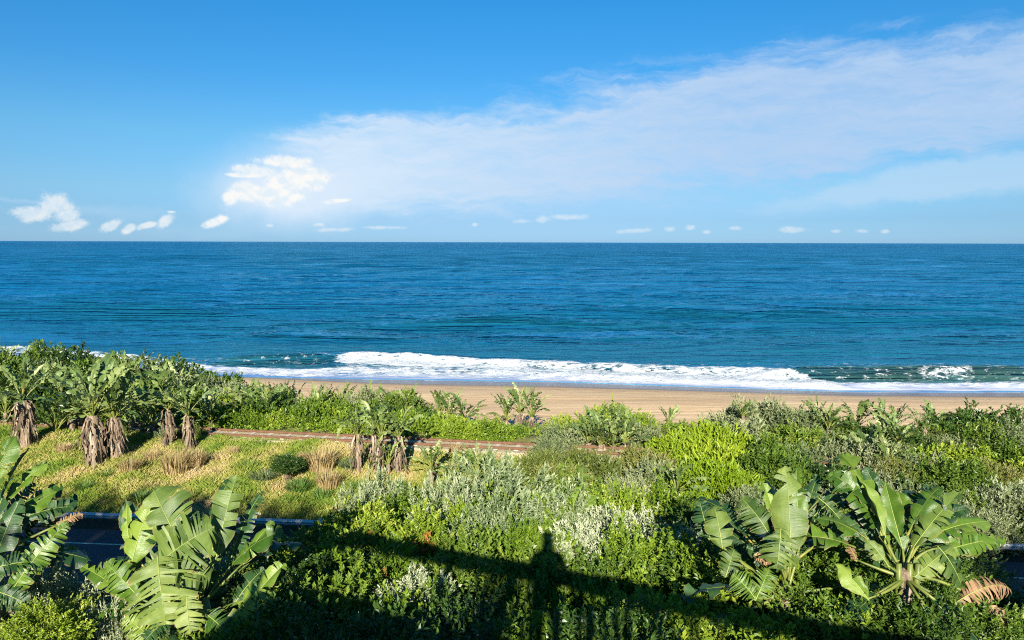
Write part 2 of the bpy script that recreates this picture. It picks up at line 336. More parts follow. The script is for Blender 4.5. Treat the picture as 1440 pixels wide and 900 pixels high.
class MB:
    def __init__(s): s.V = []; s.F = []; s.M = []; s.T = []; s.U = []
    def add(s, V, Fc, mi=0, uv=None, tint=.5):
        b = len(s.V); s.V += [tuple(map(float, v)) for v in V]; s.F += [tuple(b + i for i in f) for f in Fc]; s.M += [mi] * len(Fc)
        s.T += [tint] * len(V); s.U += (list(uv) if uv is not None else [(0, 0)] * len(V))
    def box(s, a, b, mi=0, M=None):
        x0, y0, z0 = a; x1, y1, z1 = b
        V = [np.array(v, float) for v in ((x0, y0, z0), (x1, y0, z0), (x1, y1, z0), (x0, y1, z0), (x0, y0, z1), (x1, y0, z1), (x1, y1, z1), (x0, y1, z1))]
        if M is not None: V = [np.array(M @ Vector(v)) for v in V]
        s.add(V, [(0, 3, 2, 1), (4, 5, 6, 7), (0, 1, 5, 4), (1, 2, 6, 5), (2, 3, 7, 6), (3, 0, 4, 7)], mi)
    def tube(s, P, rad, n=7, mi=0, tint=.5, cap=True):
        P = [np.array(p, float) for p in P]; V = []
        ref = np.array([0.31, .17, .93])
        for i, p in enumerate(P):
            t = P[min(i + 1, len(P) - 1)] - P[max(i - 1, 0)]; t /= np.linalg.norm(t) + 1e-9
            a = np.cross(t, ref if abs(t @ ref) < .95 else np.array([1., 0, 0])); a /= np.linalg.norm(a); b = np.cross(t, a)
            for k in range(n):
                q = 2 * math.pi * k / n; V.append(p + rad[i] * (a * math.cos(q) + b * math.sin(q)))
        Fc = [(i * n + k, i * n + (k + 1) % n, (i + 1) * n + (k + 1) % n, (i + 1) * n + k) for i in range(len(P) - 1) for k in range(n)]
        if cap: Fc += [tuple(range(n))[::-1], tuple((len(P) - 1) * n + k for k in range(n))]
        s.add(V, Fc, mi, tint=tint, uv=[(0.3, .3)] * len(V))
    def mesh(s, name, mats, smooth=True):
        return mesh(name, s.V, s.F, mats, tint=s.T, uv=s.U, smooth=smooth, midx=s.M)
def bez(a, b, c, n):
    return [(1 - t) ** 2 * a + 2 * t * (1 - t) * b + t * t * c for t in np.linspace(0, 1, n)]

# ------------------------------------------------------------------ lie of the land
def shore(x): return np.interp(x, [-900, -200, -95, -63, -50, -38, -25, -10, 5, 20, 37, 45, 60, 200, 900], [380, 150, 112, 98, 93, 90., 88.8, 87.8, 86.8, 84.3, 81.4, 81.2, 81.6, 70, -20])
def toe(x): return np.interp(x, [-900, -200, -95, -60, -40, -25, -17, -10, 20, 50, 200, 900], [330, 140, 92, 80, 71, 62, 54.5, 51.5, 50.5, 49.5, 40, -60])
def ground_z(x, y):
    x = np.asarray(x, float); y = np.asarray(y, float); s = y + .08 * x
    near = np.interp(s, [-80, -20, 0, 5, 10, 15, 18.6, 19.5, 28.5, 28.9, 31, 34, 39, 42], [17, 15, 12.4, 11, 9.0, 6.9, 5.2, 4.84, 4.84, 4.95, 5.12, 5.4, 5.88, 5.95])
    t = np.clip((y - 42) / (toe(x) - 42), 0, 1)
    mid = 5.95 - 2.35 * t
    b = (y - toe(x)) / (shore(x) - toe(x))
    sea = np.interp(b, [0, .5, .8, 1., 1.15, 1.5, 2.6], [3.6, 2.3, 1.05, .25, -.45, -1.8, -4])
    z = np.where(y < 42, near, np.where(b < 0, mid, sea))
    lump = .10 * np.sin(x * .9 + 1.3 * np.sin(y * .6)) * np.cos(y * .8 + x * .23) + .06 * np.sin(x * 2.1 + y * 1.7)
    k = np.where((s > 19) & (s < 29.2), 0, 1) * np.where((y + .163 * x > 36.3) & (y + .163 * x < 40.3), 0, 1) * np.where(b > 0, 0, 1)
    return z + lump * k
def gz(x, y): return float(ground_z(x, y))
def grid(X, Y, Z):
    n, k = X.shape; V = np.stack([X, Y, Z], -1).reshape(-1, 3); i = np.arange(n - 1)[:, None] * k + np.arange(k - 1)[None]
    i = i.ravel(); return V, np.stack([i, i + 1, i + k + 1, i + k], 1)
xs = np.concatenate([-np.geomspace(1500, 62, 30), np.linspace(-60, 60, 260), np.geomspace(62, 1500, 30)])
vv = np.concatenate([np.linspace(-300, -12, 12), np.linspace(-10, 42, 150)]); tt = np.linspace(0, 1, 50)[1:]
X = np.tile(xs, (len(vv) + len(tt), 1)); Y = np.vstack([np.tile(vv[:, None], (1, len(xs))), 42 + tt[:, None] * (toe(xs)[None] + .6 - 42)])
V, Fc = grid(X, Y, ground_z(X, Y) - np.where(Y - toe(X) > 0, .05, 0)); struct(obj('ground', mesh('ground', V, Fc, 'soil')))
uu = np.linspace(-.02, 2.4, 150); X = np.tile(xs, (len(uu), 1)); Y = toe(xs)[None] + uu[:, None] * (shore(xs) - toe(xs))[None]
Z = ground_z(X, Y) + .01 + .10 * np.sin(X * .16 + 2 * np.sin(Y * .13)) * np.sin(Y * .35 + X * .05) * np.clip(1 - uu[:, None], 0, 1)
V, Fc = grid(X, Y, Z); bm_ = mesh('beach', V, Fc, 'sand'); b_ = obj('beach', bm_); struct(b_)
at = bm_.attributes.new('wet', 'FLOAT', 'POINT'); at.data.foreach_set('value', np.clip((uu[:, None] - .62) / .38 + 0 * X, 0, 1).astype(np.float32).ravel())

# ------------------------------------------------------------------ sea
def curve(pts, z=.3):
    W = np.array([at_z(px, py, z)[:2] for px, py in pts]); o = np.argsort(W[:, 0]); return lambda x: np.interp(x, W[o, 0], W[o, 1])
def sstep(a, b, v): t = np.clip((v - a) / (b - a), 0, 1); return t * t * (3 - 2 * t)
def vnoise(x, y, seed):
    r = np.random.default_rng(seed); s = 0
    for k in range(5):
        a = r.uniform(0, 6.28); fx, fy = np.cos(a), np.sin(a); s = s + np.sin(x * fx * (.7 + .35 * k) + y * fy * (.7 + .35 * k) + r.uniform(0, 6.28))
    return s / 5
def build_sea():
    ys = [62.]
    while ys[-1] < 30000:
        y = ys[-1]; ys.append(y + (.28 if y < 118 else max(.28, min(.28 * (y / 118) ** 2.1, y * .06))))
    ys = np.array(ys); S = np.concatenate([-np.linspace(1.9, 1.0, 30)[:-1], np.linspace(-1.0, 1.0, 620), np.linspace(1.0, 1.9, 30)[1:]])
    Y0 = np.tile(ys[:, None], (1, len(S))); X = S[None] * Y0
    # stay seaward of the beach: shift each column out to the local shoreline at left
    base = np.maximum(0, shore(X[0]) * 0)
    Y = Y0
    off = Y - shore(X)                                        # metres seaward of the waterline
    z = np.zeros_like(X)
    r = np.random.default_rng(3)
    fade = .12 + .88 * sstep(5, 60, off)
    for i in range(26):
        L = 2.6 * 1.17 ** i; k = 2 * math.pi / L; a = R(90 + r.normal(4, 17 if i > 10 else 32)); amp = .0125 * L ** .93 * (2.6 if i < 13 else 1.9) * (1 if L < 60 else .6)
        res = np.clip(L / (np.gradient(ys)[:, None] * 3 + 1e-6), 0, 1) ** 2
        ph = r.uniform(0, 6.28); env = .55 + .9 * vnoise(X * .35 / L ** .5 / 2, Y * .35 / L ** .5 / 2, i + 40)
        w_ = np.sin(k * (X * math.cos(a) + Y * math.sin(a)) + ph + .9 * vnoise(X * .6 / L * 2, Y * .35 / L * 2, i))
        z += amp * res * env * (1 - 2 * np.abs(w_ * .5) if i < 13 else w_) * .55 * fade
    def hump(x0, x1, crest, h, front, back, e=6.):
        win = sstep(x0 - e, x0 + e, X) * (1 - sstep(x1 - e, x1 + e, X)); d = Y - crest
        return h * win * np.where(d < 0, np.clip(1 + d / front, 0, 1) ** 1.3, np.exp(-(d / back) ** 2))
    wob = .5 * vnoise(X * .25, Y * .0, 9)
    crL = curve([(300, 503), (360, 500), (470, 497)], 1.2)(X) + wob
    crB = curve([(465, 497), (560, 499), (690, 506), (760, 508), (900, 513), (1000, 516), (1060, 517), (1130, 522)], .9)(X) + wob
    crR = curve([(1040, 517), (1100, 515), (1250, 516), (1440, 516), (1600, 517)], 1.5)(X) + wob
    crF = curve([(60, 490), (200, 503), (300, 517), (420, 521), (540, 519), (680, 520), (760, 526), (900, 531), (1130, 541), (1300, 543), (1440, 542), (1700, 542)], .4)(X) + wob
    z += hump(-40, -25.5, crL, 1.15, 1.3, 5, 4) + hump(-25, 32, crB, .62 + .16 * vnoise(X * 1.1, X * 0, 12), 1.6, 5, 3) + hump(33, 120, crR, 1.35 + .25 * vnoise(X * .6, X * 0, 14), 2.0, 6, 5)
    for (pa, pb, h) in [(((560, 455), (700, 452), (850, 458)), (-34, 14), .9), (((930, 440), (1060, 445), (1200, 447)), (32, 70), .7), (((1130, 433), (1250, 434), (1400, 436)), (66, 120), .75),
                        (((40, 432), (180, 436), (330, 441)), (-140, -70), .8), (((850, 431), (900, 430), (960, 432)), (10, 45), .6), (((1180, 449), (1300, 448), (1440, 447)), (60, 115), .7), (((340, 470), (450, 474), (560, 476)), (-45, -15), .5)]:
        z += hump(pb[0], pb[1], curve(pa, .5)(X) + 1.2 * vnoise(X * .12, X * 0, 33), h * 1.3, 3.2, 8, 12)
    z += .35 * np.exp(-((Y - crF) / 1.6) ** 2)
    # foam cover
    def band(top, bot, x0=-1e9, x1=1e9, et=.7, eb=.8, z=.3):
        a, b = curve(top, z)(X), curve(bot, z)(X)      # top is farther
        return sstep(b - eb, b + eb, Y) * (1 - sstep(a - et, a + et, Y)) * sstep(x0 - 2, x0 + 2, X) * (1 - sstep(x1 - 2, x1 + 2, X))
    n1 = vnoise(X * .5, Y * .5, 71); n2 = vnoise(X * 1.5, Y * 1.2, 72)
    bore = band([(465, 497), (560, 499), (690, 507), (760, 508), (900, 513), (1000, 516), (1060, 518), (1130, 527), (1200, 534)],
                [(465, 506), (560, 511), (690, 516), (760, 526), (900, 532), (1000, 537), (1130, 543), (1200, 543)], -25.0, 39, .5, .5, .6)
    front_ = band([(-60, 480), (60, 492), (150, 497), (200, 502), (300, 517), (420, 522), (540, 517), (680, 516), (760, 523), (900, 530), (1130, 537), (1300, 538), (1440, 537), (1700, 537)],
                  [(-60, 490), (60, 500), (150, 505), (200, 509), (300, 524), (400, 529), (540, 528), (700, 531), (800, 537), (1000, 541), (1200, 545), (1440, 546), (1700, 546)], z=.3)
    stat = band([(480, 508), (700, 512), (760, 520)], [(500, 521), (700, 523), (760, 526)], -24, 5) * .5
    rb = np.exp(-((Y - crR + .9) / 1.6) ** 2) * np.clip(sstep(42, 54, X) * (.44 + .36 * vnoise(X * .35, Y * 0, 5)), 0, 1)
    rb2 = band([(1360, 532), (1400, 530), (1440, 529), (1700, 528)], [(1360, 538), (1440, 538), (1700, 538)], 55, 400, z=.8) * .5
    back = band([(480, 488), (700, 497), (900, 503), (1060, 508)], [(480, 495), (700, 505), (900, 512), (1060, 516)], -20, 36) * (.14 + .12 * n1)
    lace = band([(400, 499), (640, 505), (1440, 510)], [(400, 528), (700, 528), (1000, 540), (1440, 546)], z=.4) * .26
    foam = np.clip(np.maximum.reduce([bore * (.74 + .22 * n1), front_ * (.60 + .25 * n2), stat, rb, rb2, back, lace]), 0, 1)
    film = 1 - sstep(0, 9, off + n1 * 1.5)             # thin backwash near the edge
    silt = sstep(30, 50, X) * np.exp(-((Y - crR + 1.2) / 3.0) ** 2) + .6 * (1 - sstep(4, 16, off))
    hum = foam * .16 * (1 + n2 + .8 * vnoise(X * 4, Y * 3, 77))
    z = z + hum
    bed = ground_z(X, Y)
    z = np.where(off < 3, z * np.clip(off / 3 + .2, 0, 1), z)
    z = np.maximum(z + .12, bed + .015 * (off > -1.2) - .4 * (off <= -1.2)) 
    z = np.where(off < -1.2 - .8 * n1, bed - .6, z)
    V, Fc = grid(X, Y, z)
    keep = (off.ravel()[Fc] > -6).any(1); Fc = Fc[keep]
    used, inv = np.unique(Fc, return_inverse=True); V = V[used]; Fc = inv.reshape(Fc.shape)
    me = mesh('sea', V, Fc, 'sea_water')
    for nm, arr in (('foam', foam), ('film', film), ('silt', silt)):
        a = me.attributes.new(nm, 'FLOAT', 'POINT'); a.data.foreach_set('value', arr.ravel()[used].astype(np.float32))
    struct(obj('sea', me))
m, g = newmat('sea_water'); pos = g.n('ShaderNodeNewGeometry').outputs['Position']
foam = g.n('ShaderNodeAttribute', attribute_name='foam').outputs['Fac']; film = g.n('ShaderNodeAttribute', attribute_name='film').outputs['Fac']
sp = g.n('ShaderNodeSeparateXYZ'); g.put(sp.inputs[0], pos)
b1 = g.noise(g.mapping(pos, rot=(0, 0, R(4)), scale=(.35, 1.0, 1)), .75, 5, .62); b2 = g.noise(g.mapping(pos, rot=(0, 0, R(-8)), scale=(.3, 1., 1)), .12, 5, .6)
b3 = g.noise(g.mapping(pos, scale=(.02, .09, 1)), .25, 6, .6)
patch = g.noise(g.mapping(pos, scale=(.006, .02, 1)), 1., 4, .6)
lx = g.noise(g.mapping(pos, scale=(.55, 1., 1.4)), 1.6, 7, .72, .6); lx2 = g.noise(g.mapping(pos, scale=(.25, 1., 1)), .8, 6, .7, 1.)
fm = g.mr(g.m('ADD', foam, g.m('ADD', g.m('MULTIPLY', g.m('SUBTRACT', lx, .5), 2.1), g.m('MULTIPLY', g.m('SUBTRACT', lx2, .5), .9))), .38, .72)
fm = g.m('MULTIPLY', fm, g.mr(foam, .02, .12))
shal = g.mr(sp.outputs[1], 100, 260)
body = g.mix(shal, (.006, .096, .150), (.005, .112, .235))
body = g.mix(g.m('MULTIPLY', g.mr(patch, .42, .62), .5), body, g.mix(shal, (.006, .106, .195), (.005, .118, .255)))
body = g.mix(g.mr(sp.outputs[1], 400, 3500), body, (.002, .062, .155))
body = g.mix(g.m('MULTIPLY', g.mr(film, .0, .9), .85), body, (.34, .37, .46))  # backwash: lavender of the mirrored sky put into the diffuse colour, repeated over silt
body = g.mix(g.m('MULTIPLY', g.n('ShaderNodeAttribute', attribute_name='silt').outputs['Fac'], .75), body, (.040, .105, .095))
body = g.mix(g.m('MULTIPLY', g.mr(film, .2, .9), .85), body, (.34, .37, .46))
h = g.m('ADD', g.m('MULTIPLY', b1, 1.5), g.m('ADD', g.m('MULTIPLY', b2, 3.2), g.m('MULTIPLY', b3, g.mr(sp.outputs[1], 150, 900, 0, 14))))
h = g.m('MULTIPLY', h, g.m('SUBTRACT', 1., g.m('MULTIPLY', film, .93)))
wind = g.noise(g.mapping(pos, rot=(0, 0, R(3)), scale=(.006, .035, 1)), 1.6, 5, .6)
h = g.m('MULTIPLY', h, g.mr(wind, .36, .62, .35, 1.1))
bp = g.n('ShaderNodeBump'); bp.inputs['Strength'].default_value = 1.; bp.inputs['Distance'].default_value = .85; g.put(bp.inputs['Height'], h)
wd = g.n('ShaderNodeBsdfDiffuse'); g.put(wd.inputs[0], body); g.put(wd.inputs['Normal'], bp.outputs[0])
wg = g.n('ShaderNodeBsdfGlossy'); wg.inputs['Roughness'].default_value = .16; wg.inputs[0].default_value = (.30, .80, 1.0, 1); g.put(wg.inputs['Normal'], bp.outputs[0])
fr = g.n('ShaderNodeFresnel'); fr.inputs[0].default_value = 1.33; g.put(fr.inputs['Normal'], bp.outputs[0])
wat = g.n('ShaderNodeMixShader'); g.put(wat.inputs[0], g.mr(fr.outputs[0], .0235, .38, 0., .94, False)); g.put(wat.inputs[1], wd.outputs[0]); g.put(wat.inputs[2], wg.outputs[0])
fb = g.n('ShaderNodeBump'); fb.inputs['Strength'].default_value = 1.; fb.inputs['Distance'].default_value = .5; g.put(fb.inputs['Height'], lx)
fo = g.n('ShaderNodeBsdfPrincipled'); fo.inputs['Base Color'].default_value = (.66, .70, .72, 1); fo.inputs['Roughness'].default_value = .7; fo.inputs['Specular IOR Level'].default_value = .2; g.put(fo.inputs['Normal'], fb.outputs[0])
mx = g.n('ShaderNodeMixShader'); g.put(mx.inputs[0], fm); g.put(mx.inputs[1], wat.outputs[0]); g.put(mx.inputs[2], fo.outputs[0])
o = g.n('ShaderNodeOutputMaterial'); g.put(o.inputs[0], mx.outputs[0])
build_sea()

# ------------------------------------------------------------------ road, guard rail, railway
def strip(name, fn, x0, x1, w0, w1, z0, mat, n=120, thick=None):
    """ribbon that follows fn(x, offset) -> y"""
    X = np.tile(np.linspace(x0, x1, n), (2, 1)); Y = np.vstack([fn(X[0], w0), fn(X[0], w1)]); Z = np.full_like(X, z0)
    V, Fc = grid(X, Y, Z); return struct(obj(name, mesh(name, V, Fc, mat, smooth=False)))
road_y = lambda x, s: s - .08 * x
mb = MB(); xr = np.linspace(-260, 260, 60)
for i in range(len(xr) - 1):
    a, b = xr[i], xr[i + 1]
    mb.add([(a, road_y(a, 19.7), 4.9), (b, road_y(b, 19.7), 4.9), (b, road_y(b, 28.3), 4.9), (a, road_y(a, 28.3), 4.9), (a, road_y(a, 28.3), 4.7), (b, road_y(b, 28.3), 4.7), (a, road_y(a, 19.7), 4.7), (b, road_y(b, 19.7), 4.7)],
           [(0, 1, 2, 3), (3, 2, 5, 4), (1, 0, 6, 7)])
struct(obj('road', mb.mesh('road', 'asphalt', False)))
strip('road_edge_line', road_y, -260, 260, 26.85, 26.95, 4.904, 'road_paint'); strip('near_edge_line', road_y, -260, 260, 20.5, 20.62, 4.904, 'road_paint')
mb = MB(); x = -80.
while x < 80:
    mb.add([(x, road_y(x, 23.6), 4.904), (x + 3, road_y(x + 3, 23.6), 4.904), (x + 3, road_y(x + 3, 23.72), 4.904), (x, road_y(x, 23.72), 4.904)], [(0, 1, 2, 3)]); x += 9
struct(obj('centre_dashes', mb.mesh('centre_dashes', 'road_paint', False)))
gr = thing('guard_rail', 'long grey steel crash barrier along the far edge of the shaded road', 'crash barrier', (-10, road_y(-10, 28.75), 4.9))
mb = MB(); prof = [(.0, 0), (.03, .02), (.06, .08), (.09, .0), (.125, -.0), (.16, .0), (.19, .08), (.22, .02), (.25, 0)]
prof = [(0, .02), (.03, -.03), (.085, -.06), (.125, .02), (.145, .02), (.185, -.06), (.24, -.03), (.27, .02)]
xx = np.arange(-70, 56, 2.)
for lay in (0, .006):
    V = []; 
    for x in xx:
        for (pz, py_) in prof: V.append((x + 10, road_y(x, 28.75) - road_y(-10, 28.75) + py_ - .06 + lay, .30 + pz))
    k = len(prof); mb.add(V, [(i * k + j, (i + 1) * k + j, (i + 1) * k + j + 1, i * k + j + 1) for i in range(len(xx) - 1) for j in range(k - 1)])
obj('beam', mb.mesh('beam', 'galvanised', False), gr)
mb = MB(); mb.box((-.06, -.0, -.3), (.06, .12, .58)); pm = mb.mesh('post', 'galvanised', False)
for x in np.arange(-68, 56, 4.): obj('post', pm, gr, (x + 10, road_y(x, 28.75) - road_y(-10, 28.75), 0))
# railway
rl = lambda x, o: 38.3 - .163 * x + o / math.cos(math.atan(.163))
strip('railway_bed', rl, -200, 150, -.95, .72, 6.03, 'ballast')
def slope_strip(o0, z0, o1, z1, name):
    X = np.tile(np.linspace(-200, 150, 100), (2, 1)); Y = np.vstack([rl(X[0], o0), rl(X[0], o1)]); Z = np.vstack([np.full(100, z0), np.full(100, z1)]); V, Fc = grid(X, Y, Z); struct(obj(name, mesh(name, V, Fc, 'ballast')))
slope_strip(-1.5, 5.72, -.95, 6.03, 'railway_bank'); slope_strip(.72, 6.03, 1.0, 5.7, 'far_railway_bank')
rt = thing('railway_track', 'rusty single railway track running between the grass verge and the dune thicket', 'railway track', (-6, rl(-6, 0), 6.03)); A = -math.atan(.163)
rt.rotation_euler = (0, 0, A)
mb = MB()
for sgn in (-1, 1):
    mb = MB(); y0 = sgn * .50
    mb.box((-75, y0 - .06, .035), (75, y0 + .06, .05)); mb.box((-75, y0 - .012, .05), (75, y0 + .012, .11)); mb.box((-75, y0 - .045, .11), (75, y0 + .045, .15))
    obj('rail', mb.mesh('rail', 'rust', False), rt)
mb = MB(); mb.box((-.11, -.6, -.02), (.11, .6, .035)); sm = mb.mesh('sleeper', 'sleeper', False)
mbr = MB()
for i, x in enumerate(np.arange(-75, 75, 1.1)):
    if -22 < x < 13: obj('sleeper', sm, rt, (x, 0, 0))
    else: mbr.box((x - .11, -.6, -.02), (x + .11, .6, .035))
q = obj('sleepers', mbr.mesh('sleepers', 'sleeper', False), rt); q['kind'] = 'stuff'

# ------------------------------------------------------------------ foliage
def nrm(a): return a / (np.linalg.norm(a, axis=-1, keepdims=True) + 1e-9)
def leaves(P, D, Nn, L, W, fold=.25, curl=0.15):
    """folded four-cornered leaves: base P, direction D, face normal Nn"""
    S = nrm(np.cross(D, Nn)); Nn = nrm(np.cross(S, D)); L = L[:, None]; W = W[:, None]
    mid = P + D * L * .48
    v = np.stack([P, mid + S * W * .5 + Nn * W * fold, P + D * L - Nn * L * curl, mid - S * W * .5 + Nn * W * fold], 1).reshape(-1, 3)
    i = np.arange(len(P)) * 4; f = np.concatenate([np.stack([i, i + 1, i + 2], 1), np.stack([i, i + 2, i + 3], 1)])
    return v, f
def make_foliage(name, mat, r, rx=1., ry=1., rz=1., twigs=700, per=10, tl=.25, L=.07, W=.04, up=.6, spread=1.0, shell=(.62, 1.04), lump=.18, tint=(.15, .75), tiptint=.15, seed=0, bottom=-.55, vert=1.0, patch=None):
    g_ = np.random.default_rng(seed)
    d = nrm(g_.normal(size=(twigs * 3, 3))); d = d[d[:, 2] > bottom][:twigs]; n = len(d)
    ph = g_.uniform(0, 6.28, 6)
    lm = 1 + lump * (np.sin(d[:, 0] * 5 + ph[0]) * np.sin(d[:, 1] * 5 + ph[1]) + .6 * np.sin(d[:, 2] * 9 + ph[2] + 3 * d[:, 0]) + .5 * np.sin(d[:, 0] * 13 + ph[3]) * np.cos(d[:, 1] * 12 + ph[4]))
    rad = g_.uniform(shell[0] ** 2, shell[1] ** 2, n) ** .5
    tip = d * (lm * rad)[:, None] * np.array([rx, ry, rz]) 
    td = nrm(d * spread + np.array([0, 0, up]) + g_.normal(size=(n, 3)) * .3)
    tln = tl * g_.uniform(.6, 1.35, n)
    k = np.linspace(0, 1, per)
    P = (tip[:, None] + td[:, None] * ((k - .6)[None] * tln[:, None])[..., None]).reshape(-1, 3)
    T = np.repeat(td, per, 0); N = len(P)
    ang = (np.arange(N) * 2.4 + np.repeat(g_.uniform(0, 6.28, n), per)); a = nrm(np.cross(T, np.array([.3, .2, .9]) + 0 * T)); b = np.cross(T, a)
    rdir = a * np.cos(ang)[:, None] + b * np.sin(ang)[:, None]
    kk = np.tile(k, n)[:, None]
    D = nrm(rdir * (1.15 - .85 * kk) + T * (.35 + .9 * kk) + g_.normal(size=(N, 3)) * .25)
    Nn = nrm(T * 1.2 - rdir * .5 + np.array([0, 0, .6 * vert]) + g_.normal(size=(N, 3)) * .6)
    sz = g_.uniform(.65, 1.25, N)
    v, f = leaves(P, D, Nn, L * sz, W * sz)
    tw = np.repeat(g_.uniform(0, 1, n), per)
    t = tint[0] + (tint[1] - tint[0]) * (.55 * tw + .45 * g_.uniform(0, 1, N)) + tiptint * kk[:, 0]
    mats = [mat]; mi = None
    if patch:
        mats.append(patch[0]); c = nrm(np.array(patch[1])[None]); sel = (np.repeat((d @ c.T)[:, 0], per) > patch[2]); mi = np.concatenate([sel, sel]).astype(int)
    return mesh(name, v, f, mats, tint=np.concatenate([t, t]), midx=mi, smooth=False)
def make_branches(name, rx, ry, rz, depth, n=9, r0=.05, seed=0):
    g_ = np.random.default_rng(seed); mb = MB()
    for i in range(n):
        a = g_.uniform(0, 6.28); e = g_.uniform(-.1, 1.1); tip = np.array([rx * math.cos(a) * math.cos(e), ry * math.sin(a) * math.cos(e), rz * math.sin(e)]) * .82
        base = np.array([math.cos(a) * .12, math.sin(a) * .12, -depth]); mid = np.array([tip[0] * .35, tip[1] * .35, -rz * .5]) + g_.normal(size=3) * .12
        mb.tube(bez(base, mid, tip, 6), np.linspace(r0, r0 * .2, 6), 5)
    return mb.mesh(name, 'bark')
KIND = {}
def kind(key, label, mat, depth, r0=.05, nb=9, cat='shrub', name='shrub', **kw):
    out = []
    for v in range(kw.pop('variants', 2)):
        f = make_foliage(key, mat, 1, seed=hash_(key) + v * 17, **kw); b = make_branches(key + '_branches', kw.get('rx', 1), kw.get('ry', 1), kw.get('rz', 1), depth, nb, r0, hash_(key) + v)
        out.append((f, b))
    KIND[key] = (out, label, cat, name)
def hash_(s): return sum(ord(c) * (i + 3) for i, c in enumerate(s)) % 9973
def shrub(key, x, y, ztop, label, group=None, s=1., sz=None, rot=None, v=None, foot=None):
    vs, base, cat, name = KIND[key]; f, b = vs[random.randrange(len(vs)) if v is None else v % len(vs)]
    zg = gz(x, y); rz = KR[key] * (sz or s); root = thing(name, label, cat, (x, y, zg), group, random.uniform(0, 6.28) if rot is None else rot)
    zc = ztop - rz * .98 - zg
    fo = obj('foliage', f, root, (0, 0, zc)); br = obj('branches', b, root, (0, 0, zc))
    for q in (fo, br): q.scale = (s, s, sz or s)
    return root
KR = {}
def K(key, label, mat, rz, **kw): KR[key] = rz; kind(key, label, mat, rz=rz, **kw)
# near kinds (leaves a few centimetres long)
K('near_green', '', 'leaf_bright', 1.0, depth=5, twigs=1450, per=10, tl=.22, L=.088, W=.046, variants=4, lump=.3, up=.5)
K('near_glossy', '', 'leaf_mid', 1.0, depth=5, twigs=1450, per=10, tl=.2, L=.084, W=.044, variants=3, lump=.32, up=.4)
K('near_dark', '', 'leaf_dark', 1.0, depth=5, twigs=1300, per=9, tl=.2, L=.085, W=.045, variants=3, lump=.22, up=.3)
K('near_silver', '', 'leaf_silver', 1.0, depth=5, twigs=900, per=13, tl=.28, L=.10, W=.034, variants=3, lump=.3, up=.75, spread=.9, shell=(.5, 1.1), tiptint=.42, tint=(.1, .62))
K('near_orange', '', 'leaf_bright', 1.0, depth=5, twigs=1450, per=10, tl=.22, L=.088, W=.046, variants=2, lump=.2, up=.5, patch=('leaf_orange', (0, -.5, .85), .972))
# middle-distance kinds
K('dune_bright', '', 'leaf_bright', 1.0, depth=2, twigs=900, per=7, tl=.25, L=.13, W=.075, variants=4, lump=.16, up=.7, tint=(.2, .75))
K('dune_mid', '', 'leaf_mid', 1.0, depth=3, twigs=900, per=7, tl=.25, L=.13, W=.07, variants=3, lump=.22, up=.5)
K('dune_dark', '', 'leaf_dark', 1.0, depth=3, twigs=900, per=7, tl=.25, L=.13, W=.075, variants=3, lump=.24, up=.4)
K('dune_grey', '', 'leaf_grey', 1.0, depth=2, twigs=620, per=10, tl=.36, L=.14, W=.05, variants=4, lump=.2, up=1.0, shell=(.6, 1.06))
K('dune_lime', '', 'leaf_lime', .8, depth=1, twigs=1300, per=8, tl=.30, L=.16, W=.045, variants=3, lump=.10, up=1.2, rx=1.1, ry=1.1, shell=(.78, 1.02))
K('dune_olive', '', 'leaf_olive', .7, depth=1, twigs=800, per=8, tl=.34, L=.15, W=.04, variants=2, lump=.15, up=1.2)

